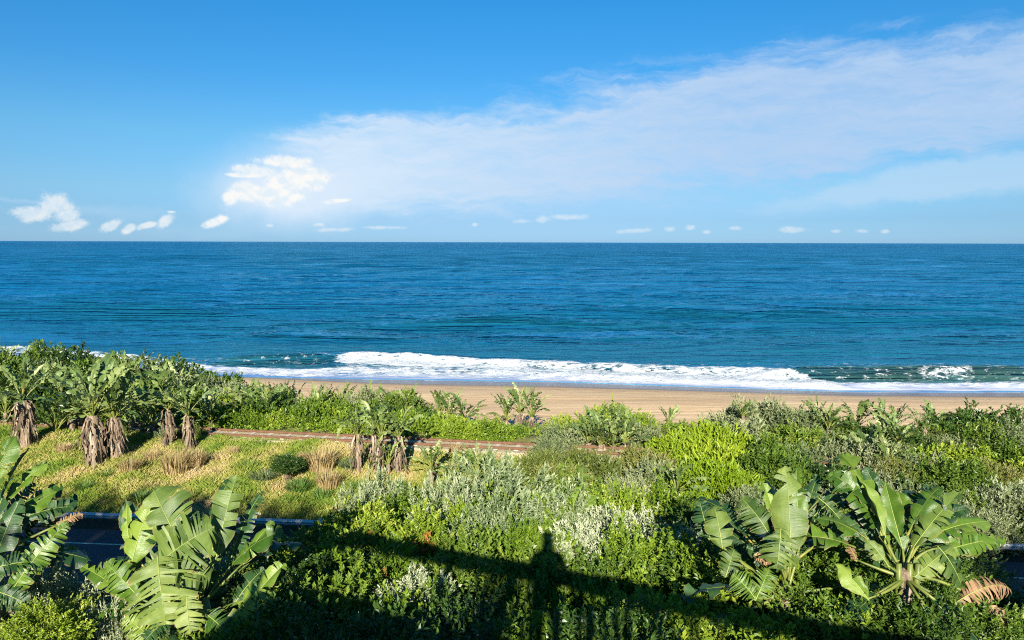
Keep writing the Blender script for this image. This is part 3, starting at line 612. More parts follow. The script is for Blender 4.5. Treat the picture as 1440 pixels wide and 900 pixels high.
# big-leaved strelitzia blades ------------------------------------------------
def blade(mb, P, N0, W, mi=0, fold=.25, rip=.25, droop=.25, seed=0, tint=.5, asym=1.0, blunt=.5, gap=.35, ragged=.06, midrib=1, rib_r=.007, rib_mi=1):
    """leaf blade along the midrib P (n,3); N0 = way the upper face looks; torn into strips between the side veins"""
    g_ = np.random.default_rng(seed); P = np.array(P); n = len(P)
    und = [g_.uniform(0, 6.28), g_.uniform(0, 6.28)]
    T = nrm(np.gradient(P, axis=0)); N0 = np.array(N0, float); N = nrm(N0[None] - T * (T @ N0)[:, None]); S = np.cross(T, N)
    t = np.linspace(0, 1, n); prof = np.sin(math.pi * np.clip(t * .93 + .035, 0, 1)) ** blunt; prof = prof * (1 - .35 * np.maximum(0, t - .55)); prof[-1] = .12; prof[0] = min(prof[0], .35)
    for sgn in (-1, 1):
        w = W * .5 * prof * (asym if sgn > 0 else 1.); i = 0
        while i < n - 1:
            j = i + 1
            while j < n - 1 and g_.random() > rip: j += 1
            jf = g_.normal() * .30 * (rip > .02); jd = g_.normal() * .24 * (rip > .02); sh = g_.uniform(1 - ragged * 2, 1 + ragged); cnt = j - i + 1
            V = []; UV = []
            for q, k in enumerate(range(i, j + 1)):
                e = (q / (cnt - 1) - .5) if cnt > 1 else 0
                pull = (-e) * gap * (1 if rip > .02 else 0) * (np.linalg.norm(P[j] - P[i]))
                a = fold + jf; base = sgn * S[k] * math.cos(a) + N[k] * math.sin(a); lat = nrm(base + T[k] * (.28 + jd * .5))
                wk = w[k] * sh * (1 + ragged * g_.normal() * .5)
                for s_, dr in ((0, 0), (.38, .06), (.72, .35), (1., 1.)):
                    p = P[k] + lat * wk * s_ - N[k] * (droop + jd) * wk * dr * .6 - np.array([0, 0, 1]) * abs(droop) * wk * dr * .35 + T[k] * pull * s_ + N[k] * (W * .055 * s_ * s_ * math.sin(t[k] * 17 + und[int(sgn > 0)]))
                    V.append(p); UV.append((t[k] * 1.0, s_))
            Fc = [(q * 4 + r_, q * 4 + r_ + 1, (q + 1) * 4 + r_ + 1, (q + 1) * 4 + r_) for q in range(cnt - 1) for r_ in range(3)]
            if sgn > 0: Fc = [f[::-1] for f in Fc]
            mb.add(V, Fc, mi, UV, float(np.clip(tint + g_.normal() * .10, 0, 1))); i = j
    if midrib: mb.tube(P[: n - 1] + N[: n - 1] * .004, np.linspace(rib_r, rib_r * .25, n - 1), 5, rib_mi)
def leaf_near(parent, base, tip, W_, d0=9.6, d1=None, N=None, bend=.12, crown=None, mat='banana_leaf', rip=.22, fold=.2, droop=.3, asym=1., seed=None, tint=.5, name='leaf', n=28, pr=.016, blunt=.5):
    """near leaf given by where its blade starts and ends (photo pixel + distance); becomes real geometry at that distance"""
    seed = random.randrange(10 ** 6) if seed is None else seed; W = W_ * .92; rip = min(.85, rip * 1.25)
    d1 = d0 if d1 is None else d1
    A = at_y(base[0], base[1], d0); B = at_y(tip[0], tip[1], d1); o = np.array(parent.location)
    view = -nrm(ray(*base)); Nn = np.array(N, float) if N is not None else nrm(view + np.array([0, 0, .35]))
    Ln = np.linalg.norm(B - A); mid = (A + B) / 2 + Nn * bend * Ln + np.array([0, 0, 1]) * bend * .6 * Ln
    Pm = np.array(bez(A, mid, B, n)); mb = MB()
    blade(mb, Pm - o, Nn, W, 0, fold, rip, droop, seed, tint, asym, blunt)
    lf = obj(name, mb.mesh(name, [mat, 'midrib']), parent)
    if crown is not None:
        C = np.array(crown, float); t0 = nrm(Pm[1] - Pm[0]); m2 = (A + C) / 2 - t0 * np.linalg.norm(A - C) * .16 + np.array([0, 0, .12]) * np.linalg.norm(A - C)
        mp = MB(); mp.tube([q - o for q in bez(C, m2, A + t0 * .03, 8)], np.linspace(pr * 1.9, pr * .75, 8), 7)
        obj('petiole', mp.mesh('petiole', 'petiole'), lf)
    return lf
def fill_leaves(parent, C, n, seed, L=(.9, 1.5), back=True, mats=('banana_dark', 'banana_leaf'), up=(.1, 1.2), tint=(.1, .6)):
    g_ = np.random.default_rng(seed); o = np.array(parent.location); C = np.array(C)
    for i in range(n):
        a = g_.uniform(0, math.pi) if back else g_.uniform(math.pi * 1.05, math.pi * 1.95); el = g_.uniform(*up); h = np.array([math.cos(a), math.sin(a), 0]); d = h * math.cos(el) + np.array([0, 0, math.sin(el)])
        A = C + d * g_.uniform(.35, .75); l_ = g_.uniform(*L); B = A + d * l_ * .8 + (h * .3 - np.array([0, 0, .45 * math.cos(el)])) * l_ * .6; mid = A + d * l_ * .55
        Pm = np.array(bez(A, mid, B, 16)); mb = MB(); Nn = nrm(np.array([0, 0, 1.]) * math.cos(el) - h * math.sin(el) + g_.normal(size=3) * .3 + np.array([0, -.4, 0]))
        blade(mb, Pm - o, Nn, g_.uniform(.3, .46), 0, .2, g_.uniform(.2, .6), .3, int(g_.integers(1e6)), g_.uniform(*tint)); mb.tube([C - o, C - o + d * .3, A - o + d * .05], [.03, .022, .013], 6, 1)
        obj('leaf', mb.mesh('leaf', [mats[int(g_.random() < .35)], 'petiole']), parent)
def trunk_near(parent, top, r=.13, mat='palm_bark', bend=.1, name='trunk'):
    o = np.array(parent.location); T_ = np.array(top) - o; mb = MB()
    mid = T_ * .5 + np.array([bend, .05, 0]); P = bez(np.array([0, 0, -.3]), mid, T_ + np.array([0, 0, .12]), 12)
    g_ = np.random.default_rng(5); mb.tube(P, r * (1 + .12 * g_.normal(size=12)) * np.linspace(1.25, .8, 12), 11)
    return obj(name, mb.mesh(name, mat), parent)

# far strelitzia: trunk + crown + hanging dead leaves -------------------------
def far_plant(H, nl=12, LL=1.5, seed=0, skirt=14, tr=.16, lean=(0, 0), fanw=.5, droopy=.5, splay=1.0):
    g_ = np.random.default_rng(seed); top = np.array([lean[0], lean[1], H])
    P = bez(np.array([0, 0, -.3]), np.array([lean[0] * .3, lean[1] * .3, H * .5]), top, 8); mb = MB()
    mb.tube(P, tr * (1 + .15 * g_.normal(size=8)) * np.linspace(1.15, .8, 8), 8); trunk = mb.mesh('trunk', 'palm_bark')
    mb = MB()
    for i in range(nl):
        a = g_.uniform(0, 6.28); el = R(g_.uniform(18, 84)) if i > 2 else R(g_.uniform(65, 88))
        el = max(R(12), el / splay) if splay > 1 else el
        h = np.array([math.cos(a), math.sin(a), 0]); d0 = h * math.cos(el) + np.array([0, 0, math.sin(el)])
        pl = LL * g_.uniform(.35, .6); A = top + d0 * pl; L = LL * g_.uniform(.75, 1.15); dr = droopy * g_.uniform(.3, 1.2) * (1.2 - el / 1.6)
        mid = A + d0 * L * .55; B = A + (d0 * (1 - dr * .4) + h * .25 - np.array([0, 0, 1]) * dr * .8) * L
        mb.tube([top - np.array([0, 0, .15]), top + d0 * pl * .5, A], [.05, .035, .022], 4, 1, cap=False)
        Nn = nrm(np.array([0, 0, 1.]) * math.cos(el) - h * math.sin(el) + g_.normal(size=3) * .35)
        if el > 1.1: Nn = nrm(Nn + np.array([0, -.8, 0]))
        blade(mb, np.array(bez(A, mid, B, 12)), Nn, LL * .235 * g_.uniform(.75, 1.25), 0, .3, .5, .35, int(g_.integers(1e6)), float(g_.uniform(.2, .85)), midrib=0, gap=.5)
    crown = mb.mesh('crown', ['banana_far', 'petiole'])
    mb = MB()
    for i in range(skirt):
        a = g_.uniform(0, 6.28); h = np.array([math.cos(a), math.sin(a), 0]); z0 = H * g_.uniform(.38, 1.0); f = z0 / H; tr_l = tr * (1 + .7 * (1 - f))
        A = np.array([lean[0] * f, lean[1] * f, z0]) + h * tr_l * .7; L = g_.uniform(.6, 1.25) * min(1, H * .6)
        blade(mb, np.array(bez(A, A + h * .22 + np.array([0, 0, .05]), A + h * g_.uniform(.10, .42) - np.array([0, 0, L]) + np.array([g_.normal() * .1, g_.normal() * .1, 0]), 7)), h, .15, 0, -.5, .3, .3, int(g_.integers(1e6)), float(g_.uniform(.2, .9)), midrib=0)
    dead = mb.mesh('dead_leaves', 'dead_far') if skirt else None
    return trunk, crown, dead
FP = {}
def FK(key, **kw): FP[key] = [far_plant(seed=hash_(key) + 31 * v, **kw) for v in range(3)]
FK('tall', H=3.2, nl=19, LL=1.55, skirt=34, tr=.16)
FK('fat', H=2.4, nl=24, LL=1.7, skirt=80, tr=.24)
FK('mid', H=1.6, nl=17, LL=1.3, skirt=20, tr=.15)
FK('low', H=.5, nl=14, LL=1.15, skirt=3, tr=.12)
FK('clump', H=2.1, nl=17, LL=1.25, skirt=30, tr=.13, droopy=1.0)
FK('slim', H=2.3, nl=9, LL=.85, skirt=5, tr=.09, lean=(.45, 0), droopy=1.0)
DROP = {'strelitzia crowns in the left thicket': 26, 'strelitzia crowns along the green bank behind the railway': 24}
def plant(key, px, py, y, label, group=None, s=1., v=None, name='strelitzia', zoff=None, rot=None, top=None):
    """stand a far strelitzia so that its trunk foot (or crown base if top given) falls at that pixel"""
    p = at_y(px, py, y); zg = gz(p[0], y); H = {'tall': 3.2, 'fat': 2.4, 'mid': 1.6, 'low': .5, 'clump': 2.1, 'slim': 2.3}[key]
    tm, cm, dm = FP[key][random.randrange(3) if v is None else v]
    root = thing(name, label, 'banana-like tree', (p[0], y, zg), group, random.uniform(0, 6.28) if rot is None else rot)
    hz = (p[2] - zg)                                   # height of crown base over the ground
    hz -= DROP.get(group, 0) / F * y; zs = max(hz / H, .25) if top is None else s
    t = obj('trunk', tm, root); t.scale = (s, s, zs)
    lift = H * zs - H * s
    c = obj('crown', cm, root, (0, 0, lift)); c.scale = (s, s, s)
    if dm: d = obj('dead_leaves', dm, root, (0, 0, lift)); d.scale = (s, s, s)
    return root


# ------------------------------------------------------------------ grass, undergrowth (nobody could count them)
def gnoise(x, y, sc_, seed):
    return vnoise(x * sc_, y * sc_, seed)
def build_grass():
    g_ = np.random.default_rng(11); n = 620000
    x = g_.uniform(-44, 14, n); y = g_.uniform(28, 43, n); s_ = y + .08 * x; rr = y + .163 * x
    keep = (s_ > 29.0) & (rr < 37.62) & (g_.random(n) < np.interp(s_, [29.0, 30.0, 31.2], [.02, .35, 1])) & (g_.random(n) < np.interp(x, [2, 12], [1, .15]))
    tuft = gnoise(x, y, 2.4, 5) + .6 * gnoise(x, y, 5.5, 6); keep &= tuft > -.75 + .5 * g_.random(n) - .3
    x, y = x[keep], y[keep]; s_ = s_[keep]; n = len(x); tuft = tuft[keep]
    H = (.15 + .17 * g_.random(n) + .13 * np.clip(tuft, 0, 1) + .26 * np.clip(gnoise(x, y, .9, 61) - .1, 0, 1)) * np.interp(s_, [29, 31.5], [.45, 1])
    a = g_.uniform(0, 6.28, n); lean = g_.uniform(.1, .9, n); w = g_.uniform(.005, .014, n)
    z = ground_z(x, y) - .02; B = np.stack([x, y, z], 1); h = np.stack([np.cos(a), np.sin(a), 0 * a], 1); sd = np.stack([-np.sin(a + .8), np.cos(a + .8), 0 * a], 1)
    up = np.array([0, 0, 1.])
    v = np.stack([B - sd * w[:, None], B + sd * w[:, None], B + (up * .62 + h * lean[:, None] * .25) * H[:, None] + sd * w[:, None] * .5, B + (up * 1. + h * lean[:, None] * .8) * H[:, None]], 1).reshape(-1, 3)
    i = np.arange(n) * 4; f = np.concatenate([np.stack([i, i + 1, i + 2], 1), np.stack([i, i + 2, i + 3], 1)])
    t = np.clip(.42 + .30 * gnoise(x, y, .55, 21) + .18 * gnoise(x, y, 1.7, 22) + .10 * g_.normal(size=n) + .22 * (s_ < 31) , 0, 1)
    o = obj('grass', mesh('grass', v, f, 'grass_blade', tint=np.concatenate([t, t]), smooth=False)); o['kind'] = 'stuff'
build_grass()
def build_under(name, mat, n, xr_, yr_, cond, hmin, hmax, L, W, seed, tint=(.1, .8)):
    g_ = np.random.default_rng(seed); x = g_.uniform(*xr_, n); y = g_.uniform(*yr_, n); k = cond(x, y); x, y = x[k], y[k]; n = len(x)
    lump = np.clip(.5 + .5 * gnoise(x, y, 1.6, seed) + .3 * gnoise(x, y, 3.7, seed + 1), 0, 1.2)
    z = ground_z(x, y) + hmin + (hmax - hmin) * lump * g_.random(n) ** .4
    P = np.stack([x, y, z], 1); D = nrm(g_.normal(size=(n, 3)) * np.array([1, 1, .5]) + np.array([0, 0, .6])); Nn = nrm(g_.normal(size=(n, 3)) * .5 + np.array([0, -.3, 1]))
    s_ = g_.uniform(.6, 1.3, n); v, f = leaves(P, D, Nn, L * s_, W * s_)
    t = np.clip(tint[0] + (tint[1] - tint[0]) * (.5 + .4 * gnoise(x, y, .5, seed + 3) + .25 * g_.normal(size=n)), 0, 1)
    o = obj(name, mesh(name, v, f, mat, tint=np.concatenate([t, t]), smooth=False)); o['kind'] = 'stuff'
build_under('dune_ground_cover', 'leaf_bright', 150000, (-75, 45), (40, 80), lambda x, y: (y + .163 * x > 38.95) & (y < toe(x) - .6 + .8 * np.sin(x * .7)) & (y < 62 + 40 * (x < -25)), 0, .55, .16, .09, 31)
build_under('verge_ground_cover', 'leaf_olive', 100000, (1, 40), (25, 44), lambda x, y: (y + .08 * x > 29.6) & ((y + .163 * x < 36.9) | (x > 3)) & (y < toe(x) - 1) & (x > 3 + 2 * np.sin(y)), 0, .5, .14, .05, 37)
build_under('slope_ground_cover', 'leaf_dark', 130000, (-22, 26), (5, 20), lambda x, y: (y + .08 * x < 19.2), 0, .7, .12, .07, 41)

# tufts on the verge
def tuft_mesh(name, mat, n, h, r, w, seed, lean=.5):
    g_ = np.random.default_rng(seed); a = g_.uniform(0, 6.28, n); rr = r * np.sqrt(g_.random(n)) * .6; B = np.stack([rr * np.cos(a), rr * np.sin(a), 0 * a - .05], 1)
    h_ = np.stack([np.cos(a), np.sin(a), 0 * a], 1); sd = np.stack([-np.sin(a), np.cos(a), 0 * a], 1); sd = nrm(sd + h_ * g_.normal(size=(n, 1)) * .7)
    H = h * g_.uniform(.5, 1.1, n)[:, None]; ln = (lean * g_.uniform(.1, 1.3, n))[:, None]; up = np.array([0, 0, 1.])
    v = np.stack([B - sd * w, B + sd * w, B + up * H * .6 + h_ * ln * H * .35 + sd * w * .8, B + up * H * .6 + h_ * ln * H * .35 - sd * w * .8, B + up * H * (1 - .25 * ln) + h_ * ln * H], 1).reshape(-1, 3)
    i = (np.arange(n) * 5)[:, None]; F_ = [tuple(q) for q in (i + [0, 1, 2, 3])] + [tuple(q) for q in (i + [3, 2, 4])]
    t = g_.uniform(.1, .9, n); return mesh(name, v, [tuple(int(c) for c in q) for q in F_], mat, tint=np.concatenate([t, t]), smooth=False)
TM = {'green': [tuft_mesh('green_tuft', 'grass_green', 420, .6, .55, .018, 5 + k, .8) for k in range(2)],
      'straw': [tuft_mesh('straw_tuft', 'grass_straw', 460, .85, .55, .014, 9 + k, .45) for k in range(2)],
      'bluish': [tuft_mesh('bluish_tuft', 'leaf_grey', 420, .5, .6, .02, 15 + k, .9) for k in range(2)]}
def tuft(k, px, py, s, label, group=None):
    p = at_z(px, py, 5.5); y = p[1]
    for _ in range(4): p = at_z(px, py, gz(p[0], p[1]))
    o = obj('grass_tuft', TM[k][random.randrange(2)], None, (p[0], p[1], gz(p[0], p[1]))); o.rotation_euler = (0, 0, random.uniform(0, 6)); o.scale = (s, s, s); tag(o, label, 'grass clump', group)
tuft('straw', 250, 668, 1.7, 'large dry straw-coloured grass clump in front of the twin trunks at left')
tuft('straw', 272, 660, 1.4, 'dry brown grass clump beside the twin trunks at left, right-hand one of the pair')
tuft('straw', 185, 668, 1.2, 'dry grass clump at the foot of the thick shaggy trunk')
tuft('straw', 452, 665, 1.7, 'tall straw-coloured grass clump standing in the middle of the verge')
tuft('straw', 462, 690, 1.3, 'dry reddish grass clump just below the tall one in the middle of the verge')
tuft('bluish', 372, 676, 1.2, 'round bluish green tuft on the grass verge')
tuft('green', 420, 694, 1.3, 'leafy green grass tuft right of the bluish round tuft')
tuft('green', 455, 702, 1.0, 'small green tuft near the crash barrier')
tuft('green', 200, 705, 1.0, 'green tuft on the verge above the shaded road')
tuft('bluish', 495, 660, 1.2, 'pale green tuft left of the strelitzia group on the verge')
for i, (px, py) in enumerate([(120, 690), (60, 660), (320, 690), (350, 660), (505, 690), (530, 705), (560, 690), (150, 672), (300, 705), (590, 700), (620, 690)]):
    tuft('green', px, py, random.uniform(.6, 1.0), 'low green grass tuft scattered over the yellowish verge', 'low green tufts on the verge')
for i, (px, py) in enumerate([(90, 640), (215, 650), (330, 640), (425, 650), (510, 640), (610, 660), (700, 650), (740, 660), (640, 640)]):
    tuft('straw', px, py, random.uniform(.5, .9), 'small straw-coloured grass tuft scattered over the yellowish verge', 'straw tufts on the verge')

# ------------------------------------------------------------------ shrubs near the camera
def top(key, px, py, y, label, group=None, s=1., sz=None, **kw):
    p = at_y(px, py, y); return shrub(key, p[0], y, p[2], label, group, s, sz, **kw)
# silver-leaved shrubs, each singled out
top('near_silver', 700, 652, 17.2, 'tall silver-leaved shrub, highest of the pale bushes in the middle', s=1.15, sz=1.4)
top('near_silver', 632, 682, 16.6, 'silver-leaved shrub just left of the highest pale bush', s=.95, sz=1.2)
top('near_silver', 530, 672, 17.6, 'sparse silver sprays standing at the left end of the pale bushes', s=.75, sz=1.2)
top('near_silver', 700, 716, 14.6, 'dense silver shrub directly above the railing shadow', s=.95, sz=1.0)
top('near_silver', 790, 700, 15.6, 'silver shrub behind the head of the person-shaped shadow', s=1.05)
top('near_silver', 868, 722, 15.0, 'silver shrub right of the person-shaped shadow', s=.8)
top('near_silver', 925, 742, 14.0, 'small silver shrub beside the yellow-green hedge patch', s=.8)
top('near_silver', 815, 748, 13.2, 'silver shrub touching the right side of the person-shaped shadow', s=.8)
top('near_silver', 588, 812, 11.0, 'small silver shrub below the railing shadow', s=.55)
top('near_silver', 645, 868, 10.2, 'pale shrub at the bottom edge between two shaded bushes', s=.45)
top('near_silver', 55, 800, 10.0, 'silver-leaved bush in the bottom left corner', s=.75, sz=.9)
top('near_silver', 160, 855, 9.4, 'thin pale shrub at the foot of the large torn-leaved plant', s=.35, sz=.7)
top('near_silver', 1425, 690, 29.8, 'silver shrub at the right edge above the road', s=1.4)
top('near_silver', 1385, 704, 29.4, 'greyish silver shrub behind the right-hand big-leaved plant', s=1.2)
# green ones
G = 'leafy shrubs on the bank under the balcony'
top('near_orange', 520, 738, 14.6, 'bright green shrub with an orange leaf cluster at the left end of the railing shadow', s=1.05, rot=0)
top('near_orange', 590, 742, 14.0, 'green shrub with orange leaf clusters above the railing shadow', s=1.05, rot=.25)
top('near_orange', 545, 790, 12.2, 'leafy shrub with orange leaves just below the railing shadow', s=1.0, rot=-.2)
top('near_green', 590, 694, 17.0, 'yellow-green shrub between the sparse silver sprays and the highest pale bush', s=1.1)
top('near_green', 650, 742, 14.4, 'green shrub under the dense silver shrub', s=1.0)
top('near_green', 745, 742, 13.4, 'green shrub left of the person-shaped shadow', s=1.0)
top('near_green', 890, 768, 12.4, 'sunlit yellow-green shrub above the right part of the railing shadow', s=1.1)
top('near_green', 965, 778, 12.0, 'bright yellow-green shrub between the railing shadow and the broad pale leaves', s=1.05)
top('near_green', 1030, 800, 11.2, 'yellow-green shrub below the round torn leaf', s=.9)
top('near_green', 1150, 762, 11.2, 'bright small-leaved shrub between the two big-leaved plants at right', s=.9)
top('near_glossy', 1180, 812, 9.9, 'glossy green shrub in front of the left-hand big leaves at right', s=.9)
top('near_glossy', 1270, 858, 8.6, 'glossy green shrub around the yellow stems at bottom right', s=.9)
top('near_glossy', 1345, 838, 9.2, 'glossy green shrub left of the dead brown leaf', s=.75)
top('near_glossy', 1190, 868, 8.8, 'glossy green shrub at the bottom edge left of the yellow stems', s=.8)
top('near_green', 60, 856, 8.8, 'bright green shrub under the silver bush in the bottom left corner', s=.5)
top('near_green', 400, 766, 15.2, 'green shrub right of the torn-leaved plant, its top beside the barrier', s=.9, v=1)
top('near_glossy', 455, 752, 15.4, 'green shrub standing before the end of the visible barrier', s=.95)
top('near_green', 940, 702, 18.6, 'olive green shrub behind the silver bushes at centre right', s=1.2)
def row(key_w, y, pxs, pyf, labels, grp, s=(.9, 1.15), jy=.5, jp=10, skip=None):
    for px in pxs:
        px_ = px + random.uniform(-jp, jp); yy = y + random.uniform(-jy, jy)
        if skip and skip(px_): continue
        k = random.choices([a for a, b in key_w], [b for a, b in key_w])[0]
        py = pyf(px_) + random.uniform(-6, 6)
        lab = labels[k] if isinstance(labels, dict) else labels
        top(k, px_, py, yy, lab, grp.get(k) if isinstance(grp, dict) else grp, s=random.uniform(*s))
nl = lambda where: {'near_green': 'bright green leafy shrub ' + where, 'near_glossy': 'mid green glossy shrub ' + where, 'near_dark': 'dark green leafy shrub ' + where, 'near_silver': 'silver shrub ' + where}
ng = lambda w_: {k: v + ' bushes ' + w_ for k, v in (('near_green', 'bright'), ('near_glossy', 'glossy'), ('near_dark', 'dark'), ('near_silver', 'silver'))}
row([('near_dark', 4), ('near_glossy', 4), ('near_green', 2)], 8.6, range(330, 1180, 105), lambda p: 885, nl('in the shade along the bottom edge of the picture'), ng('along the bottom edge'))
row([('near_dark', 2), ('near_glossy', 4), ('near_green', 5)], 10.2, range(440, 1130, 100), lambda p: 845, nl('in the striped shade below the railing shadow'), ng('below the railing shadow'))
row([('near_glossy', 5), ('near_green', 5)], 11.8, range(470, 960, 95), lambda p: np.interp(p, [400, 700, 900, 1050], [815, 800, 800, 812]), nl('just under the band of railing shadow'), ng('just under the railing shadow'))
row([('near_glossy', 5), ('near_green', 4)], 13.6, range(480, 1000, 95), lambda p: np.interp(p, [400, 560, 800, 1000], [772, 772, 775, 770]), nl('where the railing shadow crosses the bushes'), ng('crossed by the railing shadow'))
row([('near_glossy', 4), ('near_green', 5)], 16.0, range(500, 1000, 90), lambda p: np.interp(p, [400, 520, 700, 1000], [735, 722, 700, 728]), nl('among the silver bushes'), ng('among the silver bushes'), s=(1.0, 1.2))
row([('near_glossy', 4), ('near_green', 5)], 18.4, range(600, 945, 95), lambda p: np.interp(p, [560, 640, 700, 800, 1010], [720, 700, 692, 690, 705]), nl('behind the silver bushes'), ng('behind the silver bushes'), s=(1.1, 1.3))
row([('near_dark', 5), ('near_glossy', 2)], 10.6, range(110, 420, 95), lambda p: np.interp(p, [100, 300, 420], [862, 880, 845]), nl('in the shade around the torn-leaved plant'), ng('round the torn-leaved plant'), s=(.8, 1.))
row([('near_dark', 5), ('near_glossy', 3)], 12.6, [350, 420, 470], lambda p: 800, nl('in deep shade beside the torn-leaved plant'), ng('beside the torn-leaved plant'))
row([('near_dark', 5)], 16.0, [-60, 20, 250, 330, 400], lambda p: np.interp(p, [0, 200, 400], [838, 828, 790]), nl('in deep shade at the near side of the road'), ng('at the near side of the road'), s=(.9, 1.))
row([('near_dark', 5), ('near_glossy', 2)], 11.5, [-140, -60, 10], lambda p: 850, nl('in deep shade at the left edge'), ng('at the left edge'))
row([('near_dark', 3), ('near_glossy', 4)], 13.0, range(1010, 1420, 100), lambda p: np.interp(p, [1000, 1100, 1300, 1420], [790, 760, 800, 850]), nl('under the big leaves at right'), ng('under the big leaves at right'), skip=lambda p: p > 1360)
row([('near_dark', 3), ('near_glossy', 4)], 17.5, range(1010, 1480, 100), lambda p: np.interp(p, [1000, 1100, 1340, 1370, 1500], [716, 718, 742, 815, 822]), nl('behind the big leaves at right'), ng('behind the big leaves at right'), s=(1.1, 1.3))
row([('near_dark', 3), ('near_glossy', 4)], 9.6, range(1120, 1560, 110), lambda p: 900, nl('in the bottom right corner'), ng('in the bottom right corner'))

# ------------------------------------------------------------------ shrubs beyond the road
dn = {'dune_bright': 'bright green', 'dune_mid': 'mid green', 'dune_dark': 'dark green', 'dune_grey': 'grey-green', 'dune_lime': 'lime green', 'dune_olive': 'olive green'}
dl = lambda where: {k: v + ' shrub ' + where for k, v in dn.items()}
dg = lambda where: {k: v + ' shrubs ' + where for k, v in dn.items()}
def lineL(off): return lambda p: np.interp(p, [-300, 0, 60, 150, 240, 340, 440, 560, 600, 660, 700, 760], [492, 494, 494, 508, 520, 540, 549, 549, 560, 588, 598, 600]) + off
def drow(kw_, y, p0, p1, step, pyf, where, s=(1.4, 2.0), jy=.7, **k2):
    st = step / y * F
    row(kw_, y, np.arange(p0, p1, st), pyf, dl(where), dg(where), s=s, jy=jy, jp=st * .3, **k2)
# left thicket
W1 = 'in the dense thicket between the railway and the surf at left'
drow([('dune_dark', 5), ('dune_mid', 5), ('dune_bright', 3)], 44.6, -160, 300, 2.4, lambda p: np.interp(p, [-160, 0, 300], [555, 562, 585]), W1, (1.5, 2.0))
drow([('dune_dark', 4), ('dune_mid', 5), ('dune_bright', 3)], 48, -160, 320, 2.5, lambda p: np.interp(p, [-160, 0, 200, 320], [526, 530, 545, 562]), W1, (1.6, 2.1))
drow([('dune_dark', 3), ('dune_mid', 5), ('dune_grey', 3)], 53, -200, 330, 2.7, lambda p: np.interp(p, [-200, 0, 150, 330], [503, 506, 526, 550]), W1, (1.8, 2.4))
drow([('dune_dark', 3), ('dune_mid', 5), ('dune_grey', 4)], 60, -240, 340, 2.4, lambda p: lineL(0)(p), W1, (1.9, 2.6))
W2 = 'in the green bank between the railway and the sand'
drow([('dune_bright', 8), ('dune_mid', 1)], 43.6, 290, 500, 1.1, lambda p: np.interp(p, [300, 560, 745], [583, 588, 600]), W2, (1.0, 1.4), jy=.2)
drow([('dune_bright', 8), ('dune_mid', 1)], 42.2, 500, 640, 1.1, lambda p: np.interp(p, [300, 560, 745], [583, 588, 600]), W2, (1.0, 1.4), jy=.2)
drow([('dune_bright', 8), ('dune_mid', 1)], 41.0, 640, 745, 1.1, lambda p: np.interp(p, [300, 560, 745], [583, 588, 600]), W2, (1.0, 1.4), jy=.2)
drow([('dune_bright', 6), ('dune_mid', 3)], 45.5, 300, 700, 1.5, lambda p: np.interp(p, [300, 560, 700], [574, 582, 600]), W2, (1.3, 1.8))
drow([('dune_bright', 4), ('dune_mid', 5), ('dune_dark', 2)], 49, 320, 640, 1.8, lambda p: np.interp(p, [320, 560, 640], [562, 570, 592]), W2, (1.4, 1.9))
drow([('dune_mid', 4), ('dune_grey', 3), ('dune_dark', 3)], 53, 300, 600, 2.2, lineL(8), W2, (1.4, 1.8))
top('dune_dark', 403, 641, 34.4, 'low dark bush making the dark spot on the grass verge above the bluish tuft', s=.7, sz=.42)  # bush added to make a dark spot on the verge
top('dune_olive', 268, 604, 40.6, 'olive brushy clump hiding the left end of the track', s=.9)
top('dune_grey', 236, 606, 40.4, 'grey-green low bush left of the end of the track', s=.9)
top('dune_bright', 640, 592, 46, 'bright green mound beside the three small strelitzias by the sand', s=1.1)
top('dune_grey', 318, 548, 50, 'pale grey-green bush on the thicket edge above the end of the track', s=1.9)
top('dune_grey', 285, 540, 54, 'grey-green bush behind the thicket edge, nearer the surf', s=1.8)
# right-hand thicket
top('dune_bright', 800, 592, 46, 'bright green mound beside the sand, right of the end of the track', s=1.7)
top('dune_mid', 868, 572, 47.5, 'darker green mound, highest point beside the sand at centre', s=1.9)
top('dune_bright', 842, 582, 45, 'bright green mound just left of the darker highest one', s=1.5)
top('dune_bright', 905, 592, 44, 'bright green mound just right of the darker highest one', s=1.5)
top('dune_grey', 790, 604, 39, 'grey-green bush at the right-hand end of the visible track', s=1.45)
top('dune_grey', 770, 622, 37, 'low grey-green bush in front of the end of the track', s=1.0)
top('dune_grey', 898, 604, 40, 'round grey-green bush right of the strelitzia cluster', s=1.35)
top('dune_lime', 1000, 608, 38.5, 'vivid lime green creeper mound, upper one', s=2.4)
top('dune_lime', 1015, 640, 34.8, 'vivid lime green creeper mound, lowest one beside the broad leaves', s=2.1)
top('dune_lime', 955, 620, 37.5, 'lime green creeper mound next to the grey-green round bush', s=1.5)
top('dune_lime', 1005, 662, 31.5, 'vivid lime green creeper front hanging towards the road', s=1.9)
top('dune_bright', 950, 596, 43.5, 'small bright green bush between the sand and the lime creeper', s=1.0)
top('dune_grey', 915, 655, 32.5, 'grey-green bush behind the olive slope in the centre', s=1.4)
top('dune_grey', 880, 676, 29.5, 'grey-green bush above the silver shrubs', s=1.0)
top('dune_olive', 825, 644, 33, 'olive green mound right of the grass verge', s=1.6)
top('dune_olive', 790, 662, 31, 'olive green mound behind the pale bushes', s=1.4)
top('dune_olive', 905, 640, 35, 'olive green mound in front of the strelitzia cluster', s=1.5)
top('dune_olive', 760, 640, 34, 'low olive mound at the edge of the grass verge', s=1.1)
top('dune_grey', 1025, 582, 45, 'tall grey-green bush at the left end of the big right-hand thicket', s=1.8)
top('dune_grey', 1078, 567, 44, 'grey-green bush forming the highest point of the right-hand thicket', s=2.1)
top('dune_grey', 1125, 581, 42, 'grey-green bush right of the highest point of the thicket', s=1.8)
